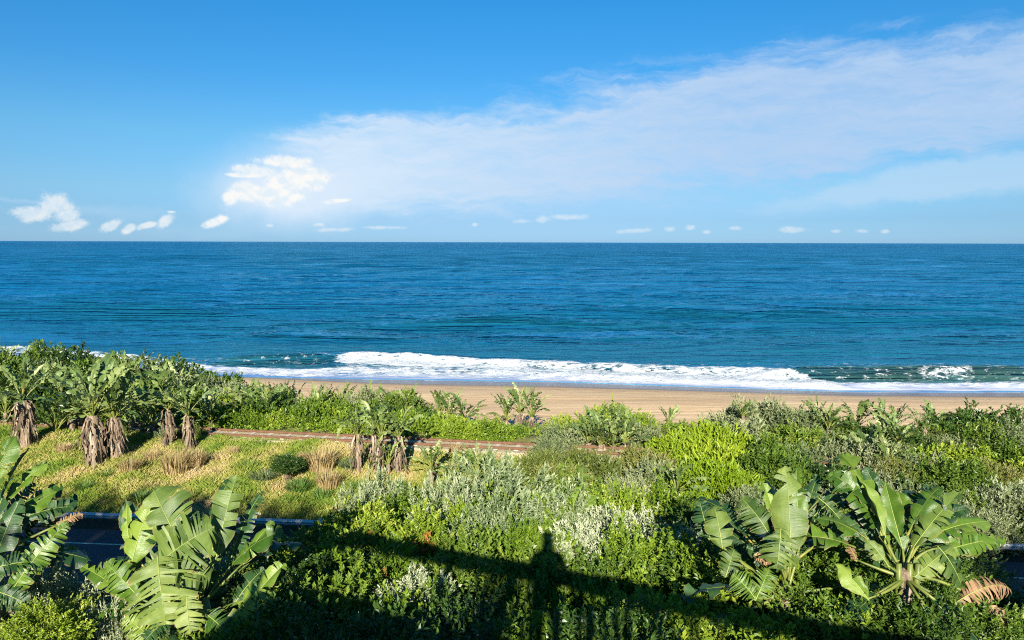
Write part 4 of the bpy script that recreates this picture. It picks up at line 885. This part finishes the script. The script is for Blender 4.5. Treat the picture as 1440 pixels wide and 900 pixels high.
top('dune_mid', 1172, 590, 42.5, 'mid green bush among the grey ones near the sand', s=1.6)
top('dune_dark', 1368, 576, 44, 'dark domed bush against the sand at right, the highest there', s=2.1)
top('dune_dark', 1425, 590, 43, 'dark bush at the right edge next to the domed one', s=2.0)
top('dune_dark', 1318, 596, 42.5, 'dark bush on the left flank of the domed one', s=1.5)
top('dune_mid', 1470, 596, 42, 'dark green bush partly outside the right edge', s=2.0)
W3 = 'in the mixed thicket at right, behind the big leaves'
drow([('dune_grey', 4), ('dune_dark', 4), ('dune_mid', 4)], 39, 1060, 1260, 2.0, lambda p: np.interp(p, [1040, 1260], [596, 622]) + random.uniform(-9, 9), W3, (1.6, 2.2))
drow([('dune_grey', 5), ('dune_mid', 3), ('dune_dark', 4)], 36, 1075, 1280, 1.7, lambda p: np.interp(p, [1040, 1260], [614, 645]) + random.uniform(-8, 8), W3, (1.4, 1.9))
drow([('dune_grey', 4), ('dune_mid', 2), ('dune_dark', 6)], 32.5, 1085, 1280, 1.5, lambda p: np.interp(p, [1040, 1260], [638, 664]) + random.uniform(-8, 8), W3, (1.3, 1.7))
W4 = 'on the right-hand slope below the domed bush'
drow([('dune_grey', 5), ('dune_mid', 5), ('dune_dark', 1)], 39.5, 1280, 1560, 1.4, lambda p: np.interp(p, [1280, 1380, 1500], [618, 612, 612]), W4, (1.3, 1.7))
drow([('dune_bright', 6), ('dune_mid', 2), ('dune_olive', 2)], 36, 1270, 1560, 1.3, lambda p: np.interp(p, [1260, 1500], [634, 632]), W4, (1.2, 1.6))
drow([('dune_bright', 5), ('dune_olive', 3), ('dune_mid', 2)], 33, 1260, 1580, 1.2, lambda p: np.interp(p, [1260, 1500], [655, 650]), W4, (1.1, 1.5))
drow([('dune_grey', 7), ('dune_mid', 2)], 30, 1200, 1600, 1.2, lambda p: np.interp(p, [1200, 1400, 1500], [688, 690, 690]), W4, (1.0, 1.4))
drow([('dune_grey', 5), ('dune_mid', 3)], 28.8, 1040, 1600, 1.2, lambda p: np.interp(p, [1040, 1200, 1400, 1500], [690, 705, 722, 722]), W4, (.9, 1.2))
W5 = 'on the middle slope between the pale bushes and the lime creeper'
drow([('dune_olive', 4), ('dune_mid', 2), ('dune_bright', 3)], 30, 800, 940, 1.7, lambda p: np.interp(p, [800, 1040], [682, 680]), W5, (.9, 1.2))
drow([('dune_mid', 4), ('dune_bright', 4), ('dune_grey', 2)], 46.5, 920, 1480, 1.8, lambda p: np.interp(p, [920, 1000, 1080, 1200, 1300, 1380, 1480], [624, 606, 598, 618, 628, 610, 618]), 'along the edge of the sand at right', (1.2, 1.6))

# ------------------------------------------------------------------ strelitzias beyond the road
plant('fat', 32, 562, 39.0, 'thick shaggy-trunked strelitzia at the left edge of the thicket', v=0, s=1.15)
plant('tall', 8, 580, 43.5, 'shaggy strelitzia cut by the left edge', v=1, s=.9)
plant('fat', 130, 584, 36.6, 'largest strelitzia at left, its thick grey trunk spreading onto the grass', v=1, s=1.3)
plant('fat', 160, 586, 37.2, 'right-hand trunk of the largest strelitzia group at left', v=2, s=1.0)
plant('mid', 100, 590, 41.5, 'small strelitzia leaning out left of the largest group', v=0, s=.9)
plant('mid', 168, 588, 41, 'small strelitzia with bright yellow stems right of the largest trunk', v=1, s=.9)
plant('tall', 236, 574, 39.0, 'left one of the twin slender strelitzias beside the straw clumps', v=0, s=1.05)
plant('tall', 264, 582, 38.6, 'right one of the twin slender strelitzias, yellow-stemmed', v=2, s=.9)
for (px, py, y, l) in [(78, 604, 40.8, 'leafy strelitzia between the left-edge trunk and the largest group'), (112, 584, 42.5, 'tall leafy strelitzia behind the left part of the largest group'), (188, 586, 42.5, 'tall leafy strelitzia behind the right part of the largest group'),
                       (214, 596, 41, 'leafy strelitzia with drooping leaves left of the twins'), (296, 600, 43, 'strelitzia beside the end of the track, right of the twins')]:
    plant('mid', px, py, y, l, s=1.2)
plant('low', 205, 614, 41.5, 'low strelitzia on the grass between the largest group and the twins', v=1)
plant('low', 180, 625, 40.5, 'low strelitzia beside the trunk of the largest group', v=2, s=.8)
Gt = 'strelitzia crowns in the left thicket'
for i, (px, py, y) in enumerate([(85, 535, 47), (150, 540, 47), (205, 548, 46.5), (118, 548, 45), (175, 522, 51), (250, 535, 50), (140, 516, 54), (215, 515, 56), (232, 524, 54), (60, 525, 50), (190, 512, 58)]):
    plant('mid', px, py, y, 'strelitzia crown rising out of the dense left thicket', Gt, s=random.uniform(1.1, 1.5), name='strelitzia')
plant('low', 12, 508, 58, 'thin palm-like strelitzia top against the sea at the left edge', s=.85)
Gc = 'strelitzia crowns along the green bank behind the railway'
for i, (px, py, y) in enumerate([(352, 562, 49), (375, 578, 46.5), (392, 552, 55), (410, 556, 54), (455, 556, 54), (447, 562, 51), (478, 556, 55), (520, 562, 54), (540, 562, 55), (555, 566, 53), (575, 572, 52), (340, 575, 48)]):
    plant('mid', px, py, y, 'strelitzia crown above the green bank behind the railway', Gc, s=random.uniform(1.1, 1.45))
for (px, py, y, l) in [(616, 584, 49, 'leftmost of the three brown-skirted strelitzias by the sand'), (634, 588, 48.5, 'middle one of the three brown-skirted strelitzias by the sand'), (652, 592, 48, 'rightmost of the three brown-skirted strelitzias by the sand'),
                       (712, 590, 47, 'left strelitzia of the trio standing against the sand'), (732, 580, 47, 'tallest, central strelitzia of the trio standing alone against the sand'), (748, 586, 47, 'right strelitzia of the trio standing alone against the sand')]:
    plant('mid', px, py, y, l, s=1.05)
for (px, py, y, l) in [(503, 622, 35.6, 'leftmost trunk of the strelitzia group in the middle of the verge'), (527, 618, 35.4, 'second trunk from left in the strelitzia group on the verge'), (536, 625, 35.1, 'third trunk from left in the strelitzia group on the verge'), (560, 624, 35.4, 'rightmost trunk of the strelitzia group in the middle of the verge')]:
    plant('clump', px, py - 12, y, l, s=1.0)
plant('low', 546, 652, 35, 'short yellow-stemmed strelitzia in front of the group on the verge', s=.8)
plant('low', 606, 660, 33.6, 'left one of two low strelitzias on the verge near the pale bushes', s=.95)
plant('low', 672, 668, 32, 'right one of two low strelitzias on the verge near the pale bushes', s=1.0)
plant('low', 640, 668, 32.8, 'smallest strelitzia between the two low ones near the pale bushes', s=.7)
for (px, py, y) in [(828, 622, 38.5), (845, 624, 38), (862, 626, 38), (878, 622, 38.5), (838, 612, 40), (868, 612, 40)]:
    plant('mid', px, py, y, 'brown-skirted strelitzia in the cluster between grey-green bushes', 'strelitzia cluster at the centre right', s=.95)
plant('low', 952, 690, 30, 'small strelitzia with brown base below the lime creeper', s=.9)
plant('mid', 862, 596, 46, 'yellowish strelitzia top beside the sand at centre', s=.7)
plant('low', 940, 600, 45.5, 'pale low strelitzia on the edge of the sand', s=.9)
plant('mid', 1045, 585, 43, 'strelitzia crown in the top of the right-hand thicket', s=.6)
plant('mid', 1148, 598, 42, 'brown-skirted strelitzia right of the highest grey bush', s=.9)
plant('mid', 1165, 606, 41, 'brown-skirted strelitzia, second right of the highest grey bush', s=.85)
plant('mid', 1205, 600, 43.5, 'strelitzia with pale brown skirt against the sand', s=1.0)
plant('mid', 1222, 645, 36, 'strelitzia with orange-brown trunk in the middle of the right thicket', s=.95)
plant('slim', 1282, 596, 40, 'slim leaning strelitzia standing clear against the sand', s=.9, v=0, rot=.3)
plant('slim', 1300, 606, 40.5, 'second slim strelitzia behind the leaning one', s=.6, v=1, rot=1.)
for (px, py, y) in [(1240, 618, 42), (1258, 622, 41), (1240, 640, 38), (1262, 640, 38), (1312, 598, 44), (1250, 660, 35)]:
    plant('mid', px, py, y, 'strelitzia around the foot of the slim leaning one', 'strelitzias round the slim leaning one', s=.8)

# ------------------------------------------------------------------ big-leaved strelitzias near the camera
def near_root(label, crown_px, crown_py, y, n_trunks=1):
    C = at_y(crown_px, crown_py, y); return thing('strelitzia', label, 'banana-like tree', (C[0], C[1] + .1, gz(C[0], C[1] + .1))), C
# 1: left centre
r_, C = near_root('large strelitzia with pale torn leaves rising in front of the shaded road at left', 268, 872, 9.6)
trunk_near(r_, C, .15); trunk_near(r_, C + np.array([.18, .05, .15]), .09, 'petiole', .2, 'stem'); B = 'banana_leaf'; Pl = 'banana_pale'; Dk = 'banana_dark'; De = 'banana_dead'
L_ = lambda *a, **k: leaf_near(r_, *a, crown=C, **k)
L_((303, 790), (333, 668), .52, 9.6, 10.1, mat=Pl, N=(-.1, -1, .25), rip=.25, fold=.1, droop=.1, bend=.05, seed=1, asym=.8)
L_((300, 785), (322, 676), .30, 9.8, 10.25, mat=B, N=(-.9, -.6, .3), rip=.1, fold=.2, seed=2)
L_((322, 800), (370, 690), .42, 10., 10.4, mat=Dk, N=(-.5, -.8, .2), rip=.65, fold=.1, seed=3)
L_((256, 770), (216, 688), .62, 9.7, 10.0, mat=Pl, N=(.1, -1, .35), rip=.2, fold=.05, asym=1.5, droop=.3, seed=4)
L_((184, 800), (215, 704), .50, 9.7, 10.1, mat=B, N=(.1, -1, .4), rip=.12, fold=.15, tint=.9, seed=5)
L_((192, 790), (176, 702), .34, 10., 10.2, mat=Dk, N=(.6, -.8, .3), rip=.05, fold=.55, seed=6)
L_((186, 780), (180, 706), .2, 9.9, 10.1, mat=B, N=(-.3, -.9, .3), rip=.05, fold=.3, tint=.9, seed=61)
L_((222, 782), (234, 878), 1.10, 9.2, 8.85, mat=Pl, N=(0, -.75, .75), rip=.5, fold=-.02, droop=.15, bend=.12, seed=7, tint=.75, n=26)
L_((216, 800), (300, 742), .95, 9.3, 9.5, mat=Pl, N=(.05, -.9, .5), rip=.5, fold=.0, droop=.2, seed=8, n=24)
L_((225, 805), (296, 812), .75, 9.2, 9.3, mat=Pl, N=(.05, -.7, .8), rip=.55, fold=.05, droop=.3, seed=9, n=24)
L_((262, 830), (268, 892), .42, 9.0, 8.8, mat=Pl, N=(0, -.8, .6), rip=.3, fold=.1, seed=10, tint=.8)
L_((200, 845), (150, 792), .48, 9.4, 9.6, mat=B, N=(-.1, -.8, .6), rip=.3, fold=.05, seed=11)
L_((196, 850), (112, 795), .28, 9.5, 9.8, mat=B, N=(-.1, -.7, .7), rip=.3, fold=.2, seed=12)
L_((214, 838), (182, 760), .50, 9.8, 10., mat=Dk, N=(-.3, -.9, .3), rip=.1, seed=121)
L_((318, 905), (402, 792), .46, 9.0, 9.4, mat=B, N=(-.3, -.75, .6), rip=.4, fold=.15, seed=13, tint=.8)
L_((372, 835), (396, 790), .26, 9.4, 9.5, mat=Pl, N=(-.2, -.9, .5), rip=.6, seed=14)
L_((340, 795), (386, 732), .26, 9.9, 10.3, mat=B, N=(0, -.8, .6), rip=.05, fold=.25, seed=15)
L_((330, 850), (372, 800), .35, 9.6, 9.9, mat=Dk, N=(-.2, -.8, .6), rip=.5, seed=151)
L_((222, 905), (176, 868), .40, 8.9, 8.9, mat=B, N=(.1, -.8, .6), rip=.6, fold=.1, seed=16, tint=1.)
L_((285, 860), (330, 900), .5, 9.1, 8.9, mat=B, N=(.2, -.8, .6), rip=.4, seed=17, tint=.3)
L_((250, 862), (205, 900), .5, 9.1, 8.8, mat=Dk, N=(-.2, -.8, .6), rip=.5, seed=18)
L_((280, 800), (312, 835), .5, 9.9, 9.9, mat=Dk, N=(0, -.8, .6), rip=.3, seed=19)
L_((168, 810), (132, 800), .3, 9.7, 9.8, mat=Pl, N=(0, -.9, .4), rip=.7, seed=20)
L_((290, 770), (270, 720), .45, 10.2, 10.4, mat=Dk, N=(.2, -.9, .3), rip=.3, seed=21)
fill_leaves(r_, C + np.array([0, .25, .1]), 12, 5)
fill_leaves(r_, C, 5, 6, (.7, 1.), False, up=(-.4, .3))
# 2: left edge
r_, C = near_root('strelitzia cut by the left edge, mostly in shade, one browned leaf tip', -30, 800, 9.2)
trunk_near(r_, C, .15)
L_((-20, 700), (24, 612), .36, 9.2, 9.6, mat=B, N=(.4, -.8, .5), rip=.1, fold=.2, seed=31)
L_((-10, 760), (42, 630), .45, 9.3, 9.8, mat=Dk, N=(-.6, -.8, .2), rip=.2, seed=32)
L_((8, 706), (72, 650), .24, 9.5, 9.9, mat=B, N=(.1, -.6, .8), rip=.05, fold=.25, seed=33)
L_((20, 735), (84, 690), .34, 9.4, 9.8, mat=B, N=(0, -.7, .75), rip=.1, seed=34)
L_((10, 740), (112, 712), .30, 9.3, 9.8, mat=Dk, N=(0, -.5, .9), rip=.5, seed=35)
L_((80, 740), (116, 722), .22, 9.6, 9.8, mat=De, N=(0, -.8, .6), rip=.8, seed=36)
L_((5, 850), (95, 735), .42, 9.0, 9.5, mat=B, N=(.3, -.8, .5), rip=.6, fold=.15, seed=37)
L_((-20, 840), (30, 700), .45, 9.0, 9.4, mat=Dk, N=(.2, -.9, .3), rip=.2, seed=38)
L_((-10, 800), (70, 790), .4, 9.0, 9.3, mat=Dk, N=(.1, -.7, .7), rip=.6, seed=39)
L_((-30, 780), (50, 680), .4, 9.5, 10., mat=Dk, N=(-.1, -.8, .6), rip=.6, seed=40)
L_((20, 780), (56, 745), .3, 9.5, 9.8, mat=Dk, N=(-.1, -.8, .6), rip=.5, seed=41)
L_((-10, 830), (40, 850), .4, 9.0, 9.0, mat=Dk, N=(-.1, -.8, .6), rip=.5, seed=42)
L_((30, 800), (110, 770), .28, 9.5, 9.8, mat=B, N=(0, -.5, .9), rip=.5, seed=43)
fill_leaves(r_, C + np.array([-.2, .2, .0]), 8, 7, (.8, 1.1))
# 3: right, left-hand plant
r_, C = near_root('strelitzia with a very broad upright pale leaf, left of the two big ones at right', 1105, 835, 9.8)
trunk_near(r_, C, .14)
L_((1112, 800), (1104, 655), .62, 9.7, 10.3, mat=Pl, N=(-.05, -1, .35), rip=.08, fold=.06, droop=.1, bend=.08, seed=51, tint=.6, blunt=.6)
L_((1125, 770), (1120, 656), .34, 10., 10.4, mat=B, N=(-.5, -.9, .3), rip=.15, fold=.35, seed=52)
L_((1090, 735), (1072, 678), .24, 10.1, 10.3, mat=B, N=(.1, -.9, .4), rip=.02, fold=.2, seed=53, tint=.8)
L_((1082, 752), (1042, 700), .52, 9.8, 10.1, mat=Pl, N=(-.1, -.9, .5), rip=.25, fold=.05, seed=54, tint=.35)
L_((1098, 742), (1092, 800), .62, 9.5, 9.3, mat=Pl, N=(-.1, -.9, .5), rip=.45, fold=.05, seed=55, tint=.4)
L_((1016, 772), (1004, 712), .46, 9.8, 10.1, mat=Pl, N=(-.1, -.95, .4), rip=.3, fold=.05, seed=56, tint=.6, blunt=.35)
L_((1000, 760), (984, 705), .4, 10.1, 10.3, mat=Dk, N=(-.6, -.8, .2), rip=.5, seed=57)
L_((1020, 812), (1032, 772), .38, 9.6, 9.8, mat=Pl, N=(0, -.9, .5), rip=.5, seed=58, tint=.35)
L_((1062, 842), (1030, 808), .42, 9.3, 9.4, mat=B, N=(0, -.8, .6), rip=.7, seed=59)
L_((1062, 845), (1082, 800), .42, 9.3, 9.5, mat=B, N=(0, -.8, .6), rip=.7, seed=60)
L_((1150, 700), (1192, 748), .30, 10.1, 9.9, mat=Pl, N=(.2, -.8, .6), rip=.6, seed=62, tint=.1)
L_((1128, 740), (1150, 668), .3, 10.3, 10.6, mat=Dk, N=(-.5, -.9, .2), rip=.3, seed=63)
L_((1140, 730), (1185, 690), .4, 10.3, 10.6, mat=Dk, N=(.1, -.9, .4), rip=.3, seed=64)
L_((1100, 800), (1050, 770), .35, 9.7, 9.8, mat=Dk, N=(.1, -.9, .4), rip=.5, seed=65)
L_((1060, 780), (1085, 792), .16, 9.6, 9.5, mat=De, N=(.1, -.9, .4), rip=.4, seed=66)
fill_leaves(r_, C + np.array([0, .25, .2]), 11, 8, (.8, 1.2))
fill_leaves(r_, C, 4, 9, (.6, .9), False, up=(-.3, .3))
# 4: right, right-hand plant
r_, C = near_root('strelitzia with fanned upright leaves and yellow stems standing near the right edge', 1272, 812, 9.4)
trunk_near(r_, C, .13)
for dx in (-.12, .03, .14): trunk_near(r_, C + np.array([dx, -.06, .1]), .05, 'petiole', .1, 'stem')
L_((1248, 768), (1198, 660), .34, 9.5, 10.1, mat=B, N=(.5, -.85, .45), rip=.04, fold=.45, droop=.05, bend=.1, seed=71, tint=.7)
L_((1270, 775), (1243, 672), .42, 9.6, 10.0, mat=B, N=(-.2, -.95, .35), rip=.02, fold=.3, droop=.1, bend=-.02, seed=72, tint=.55)
L_((1284, 770), (1350, 692), .40, 9.5, 10.1, mat=Pl, N=(-.3, -.8, .6), rip=.15, fold=.15, seed=73, tint=.5)
L_((1298, 758), (1394, 734), .40, 9.7, 10.1, mat=B, N=(-.1, -.75, .7), rip=.1, fold=.3, seed=74)
L_((1320, 778), (1416, 760), .30, 9.6, 9.9, mat=B, N=(0, -.8, .65), rip=.5, fold=.1, seed=75)
L_((1286, 812), (1340, 768), .46, 9.3, 9.6, mat=Pl, N=(-.1, -.8, .6), rip=.2, fold=.1, seed=76, tint=.7)
L_((1318, 768), (1352, 824), .52, 9.5, 9.3, mat=Pl, N=(.3, -.7, .5), rip=.2, fold=-.1, seed=77, tint=.3)
L_((1222, 845), (1172, 792), .30, 9.0, 9.3, mat=B, N=(.1, -.85, .55), rip=.05, fold=.1, seed=78, tint=.9)
L_((1250, 798), (1216, 758), .26, 9.3, 9.5, mat=Pl, N=(.2, -.9, .4), rip=.1, seed=79)
L_((1240, 775), (1182, 665), .36, 9.9, 10.4, mat=Dk, N=(.2, -.9, .3), rip=.15, seed=80)
L_((1262, 760), (1216, 656), .4, 10.1, 10.5, mat=Dk, N=(-.3, -.9, .3), rip=.1, seed=81)
L_((1280, 750), (1262, 690), .38, 10.1, 10.3, mat=B, N=(-.4, -.9, .3), rip=.15, seed=82)
L_((1288, 756), (1325, 705), .36, 10., 10.3, mat=Dk, N=(-.1, -.9, .3), rip=.3, seed=83)
L_((1254, 790), (1290, 786), .5, 9.6, 9.7, mat=Dk, N=(0, -.9, .4), rip=.3, seed=84)
L_((1240, 800), (1205, 735), .42, 9.8, 10.1, mat=Dk, N=(0, -.9, .4), rip=.3, seed=85)
L_((1300, 800), (1350, 790), .42, 9.6, 9.8, mat=Dk, N=(0, -.9, .4), rip=.3, seed=86)
L_((1340, 850), (1422, 830), .40, 9.2, 9.4, mat=De, N=(0, -.7, .7), rip=.6, fold=-.35, bend=.35, seed=87, tint=.5)
L_((1392, 852), (1414, 882), .28, 9.2, 9.1, mat=De, N=(0, -.8, .6), rip=.5, seed=88, tint=.5)
L_((1205, 790), (1186, 760), .16, 9.6, 9.9, mat=De, N=(.1, -.8, .6), rip=.3, seed=89, tint=.3)
fill_leaves(r_, C + np.array([0, .25, .1]), 14, 10, (.8, 1.3))
fill_leaves(r_, C, 3, 11, (.6, .8), False, up=(-.4, .1))
# 5: small ones in the pale bushes
r_, C = near_root('young strelitzia poking out of the pale bushes with two folded leaves', 812, 745, 16.0)
trunk_near(r_, C, .1)
L_((806, 712), (822, 680), .42, 15.8, 16.2, mat=B, N=(-.5, -.8, .4), rip=.02, fold=.4, seed=91, tint=.7)
L_((816, 716), (840, 700), .32, 15.8, 16.1, mat=B, N=(.1, -.8, .6), rip=.02, fold=.4, seed=92, tint=.7)
L_((820, 690), (820, 655), .36, 16.2, 16.6, mat=Pl, N=(-.3, -.9, .3), rip=.3, fold=.3, seed=93)

# ------------------------------------------------------------------ balcony, railing, photographer (behind and below the camera)
RD = np.array([-math.sin(R(68)), math.cos(R(68)), 0.]); RN = np.array([RD[1], -RD[0], 0.]) ; RN = RN if RN[1] > 0 else -RN
RO = np.array([0, .44, 0.]); DZ = 15.42
Mr = Matrix(((-RD[0], -RN[0], 0, 0), (-RD[1], -RN[1], 0, 0), (0, 0, 1, 0), (0, 0, 0, 1))); 
# local axes: +x runs to the right along the rail, +y seaward
ang = math.atan2(-RD[1], -RD[0])
bal = thing('balcony', 'concrete balcony slab the photograph is taken from, with its railing shadow on the bushes', 'balcony', (RO[0], RO[1], DZ), rotz=ang)
X0, X1 = -4.1, 9.5
mb = MB(); mb.box((X0, -4.2, -.25), (X1, .16, 0)); obj('slab', mb.mesh('slab', 'concrete', False), bal)
rail = obj('railing', None, bal)
mb = MB(); mb.box((X0, -.08, .88), (X1, .08, .93)); mb.box((X0, -.03, .66), (X1, .03, .88)); obj('handrail', mb.mesh('handrail', 'timber', False), rail)
mb = MB(); mb.box((-.05, -.05, 0), (.05, .05, .88)); pm = mb.mesh('post', 'timber', False)
mb = MB(); mb.box((-.035, -.02, 0), (.035, .02, .67)); bm2 = mb.mesh('baluster', 'timber', False)
for x in (-4.05, -1.72, -.62, .58, 1.5, 3.4, 5.3, 7.2, 9.1): obj('post', pm, rail, (x, 0, 0))
for x in (-1.15, -1.0, -.9, -.3, -.2, .45, .75, .95, 1.1, 1.75, 2.0, 2.1, 2.45, 2.9, 3.05): obj('baluster', bm2, rail, (x, 0, 0))
mb = MB()
for x in (-3.8, 2.5, 9.0): mb.box((x - .2, -.6, -9), (x + .2, -.2, -.22))
obj('pier', mb.mesh('pier', 'concrete', False), bal)
# patio chair beside the photographer
ch = thing('patio_chair', 'dark slatted patio chair standing by the railing', 'chair', (-.72, .1, DZ), rotz=ang)
mb = MB(); mb.box((-.24, -.24, .42), (.24, .24, .46)); obj('seat', mb.mesh('seat', 'timber', False), ch)
mb = MB()
for i in range(6): mb.box((-.23 + i * .085, .22, .46), (-.17 + i * .085, .25, .95))
mb.box((-.24, .215, .95), (.24, .255, 1.0)); obj('backrest', mb.mesh('backrest', 'timber', False), ch)
mb = MB(); mb.box((-.025, -.025, 0), (.025, .025, .42)); lg = mb.mesh('leg', 'timber', False)
for a in (-.2, .2):
    for b in (-.2, .2): obj('leg', lg, ch, (a, b, 0))

def skin(name, pts, edges, mat, parent, sub=2, root=0):
    me = bpy.data.meshes.new(name); me.from_pydata([p[:3] for p in pts], edges, []); o = obj(name, me, parent); me.materials.append(MATS[mat])
    md = o.modifiers.new('skin', 'SKIN'); md.use_smooth_shade = True
    for v, p in zip(me.skin_vertices[0].data, pts): v.radius = (p[3], p[4] if len(p) > 4 else p[3])
    me.skin_vertices[0].data[root].use_root = True
    s2 = o.modifiers.new('sub', 'SUBSURF'); s2.levels = sub; s2.render_levels = sub; return o
HD = -anti * .42                                              # the head is up-sun of the phone
pr = thing('person', 'person holding up a phone at the balcony railing, seen only as a shadow', 'person', (HD[0], HD[1] - .06, DZ), rotz=0)
hz = CAMZ + HD[2] - DZ
S_ = hz / 1.60
P_ = [(0, 0, .95 * S_, .18, .13), (0, 0, 1.12 * S_, .16, .12), (0, -.01, 1.28 * S_, .23, .14), (0, 0, 1.39 * S_, .20, .12), (0, .01, 1.47 * S_, .055), (0, .02, 1.56 * S_, .105, .11), (0, .02, 1.64 * S_, .10, .11), (0, .01, 1.70 * S_, .06),
      (-.21, 0, 1.38 * S_, .07), (-.30, .04, 1.16 * S_, .05), (-.09, .20, 1.38 * S_, .034), (-.055, .27, 1.45 * S_, .03, .02),
      (.21, 0, 1.38 * S_, .07), (.30, .04, 1.16 * S_, .05), (.09, .20, 1.38 * S_, .034), (.055, .27, 1.45 * S_, .03, .02),
      (-.10, 0, .86 * S_, .095), (-.11, .01, .50 * S_, .062), (-.11, -.02, .09 * S_, .04), (-.12, .10, .035, .04, .03),
      (.10, 0, .86 * S_, .095), (.11, .01, .50 * S_, .062), (.11, -.02, .09 * S_, .04), (.12, .10, .035, .04, .03)]
E_ = [(0, 1), (1, 2), (2, 3), (3, 4), (4, 5), (5, 6), (6, 7), (3, 8), (8, 9), (9, 10), (10, 11), (3, 12), (12, 13), (13, 14), (14, 15), (0, 16), (16, 17), (17, 18), (18, 19), (0, 20), (20, 21), (21, 22), (22, 23)]
body = skin('body', P_, E_, 'skin', pr)
for sg in (-1, 1):
    for k in range(4): skin('finger', [(sg * .055, .275, (1.45 + .012 * k) * S_, .010), (sg * .045, .315, (1.455 + .013 * k) * S_, .009), (sg * .02, .325, (1.455 + .013 * k) * S_, .0075)], [(0, 1), (1, 2)], 'skin', pr, 1)
    skin('thumb', [(sg * .05, .26, 1.45 * S_, .011), (sg * .04, .268, 1.47 * S_, .01), (sg * .02, .27, 1.485 * S_, .009)], [(0, 1), (1, 2)], 'skin', pr, 1)
sh = skin('shirt', [(p[0], p[1], p[2], p[3] * 1.12, (p[4] if len(p) > 4 else p[3]) * 1.12) for p in (P_[0], P_[1], P_[2], P_[3], P_[8], P_[9], P_[12], P_[13])], [(0, 1), (1, 2), (2, 3), (3, 4), (4, 5), (3, 6), (6, 7)], 'shirt', pr)
tr_ = skin('trousers', [(p[0], p[1], p[2], p[3] * 1.13, (p[4] if len(p) > 4 else p[3]) * 1.13) for p in ((0, 0, .93 * S_, .14, .11), P_[16], P_[17], P_[18], P_[20], P_[21], P_[22])], [(0, 1), (1, 2), (2, 3), (0, 4), (4, 5), (5, 6)], 'trousers', pr)
hr = skin('hair', [(0, -.005, 1.64 * S_, .115, .115), (0, -.01, 1.70 * S_, .10, .10), (0, -.04, 1.58 * S_, .06, .06)], [(0, 1), (0, 2)], 'hair', pr)
ph = thing('phone', 'black phone held up in both hands by the photographer', 'phone', (0, -.035, CAMZ - .02))
mb = MB(); mb.box((-.078, -.004, -.036), (.078, .004, .036)); obj('case', mb.mesh('case', 'phone_black', False), ph)
mb = MB(); mb.box((-.07, -.0055, -.033), (.07, -.0042, .033)); obj('screen', mb.mesh('screen', 'window_glass', False), ph)

# house and right-hand trees added unseen to shade the road; left-hand trees inferred
hs = thing('house', 'pale plastered house with a tiled gable roof added out of view up the slope to shade the road', 'house', (-24, -13, 13.0))
mb = MB(); mb.box((-12, -4, -1), (12, 4, 4.6)); obj('wall', mb.mesh('wall', 'plaster', False), hs)
mb = MB(); mb.add([(-12.6, -4.7, 4.5), (12.6, -4.7, 4.5), (12.6, 0, 8.2), (-12.6, 0, 8.2), (-12.6, 4.7, 4.5), (12.6, 4.7, 4.5)], [(0, 1, 2, 3), (3, 2, 5, 4), (0, 3, 4), (1, 5, 2), (0, 4, 5, 1)]); obj('roof', mb.mesh('roof', 'roof_tile', False), hs)
mb = MB(); mb.box((-.9, 0, -.7), (.9, .06, .7)); wf_ = mb.mesh('window', 'concrete', False); mb = MB(); mb.box((-.8, .06, -.6), (.8, .075, .6)); wg_ = mb.mesh('pane', 'window_glass', False)
for x in (-9, -5, 0, 5, 9): w_ = obj('window', wf_, hs, (x, 4.0, 2.0)); obj('pane', wg_, w_)
K('shade_tree', '', 'leaf_dark', 1.0, depth=3.2, twigs=1500, per=8, tl=.18, L=.09, W=.055, variants=2, lump=.3, up=.4, r0=.08)
KIND['shade_tree'] = (KIND['shade_tree'][0], '', 'tree', 'tree')
for i, (x, y, zt, s_) in enumerate([(11.5, -5, 18.7, 1.4), (14.2, -5, 19.0, 1.9), (17.4, -5, 18.8, 2.0), (21, -5, 19.1, 2.3), (25, -5, 18.8, 2.3), (-9.6, -5, 20.1, 1.7), (-12.4, -5.5, 20.3, 2.2), (-15.8, -5, 20.8, 2.2), (-19.5, -5, 20.8, 2.4), (-23.5, -5, 20.3, 2.3), (-27.5, -5, 20.4, 2.4), (-32, -5, 20.9, 2.4)]):
    shrub('shade_tree', x, y, zt, 'dense dark tree in the row on the slope beside the balcony, out of view and shading the road', 'trees beside the balcony', s=s_)
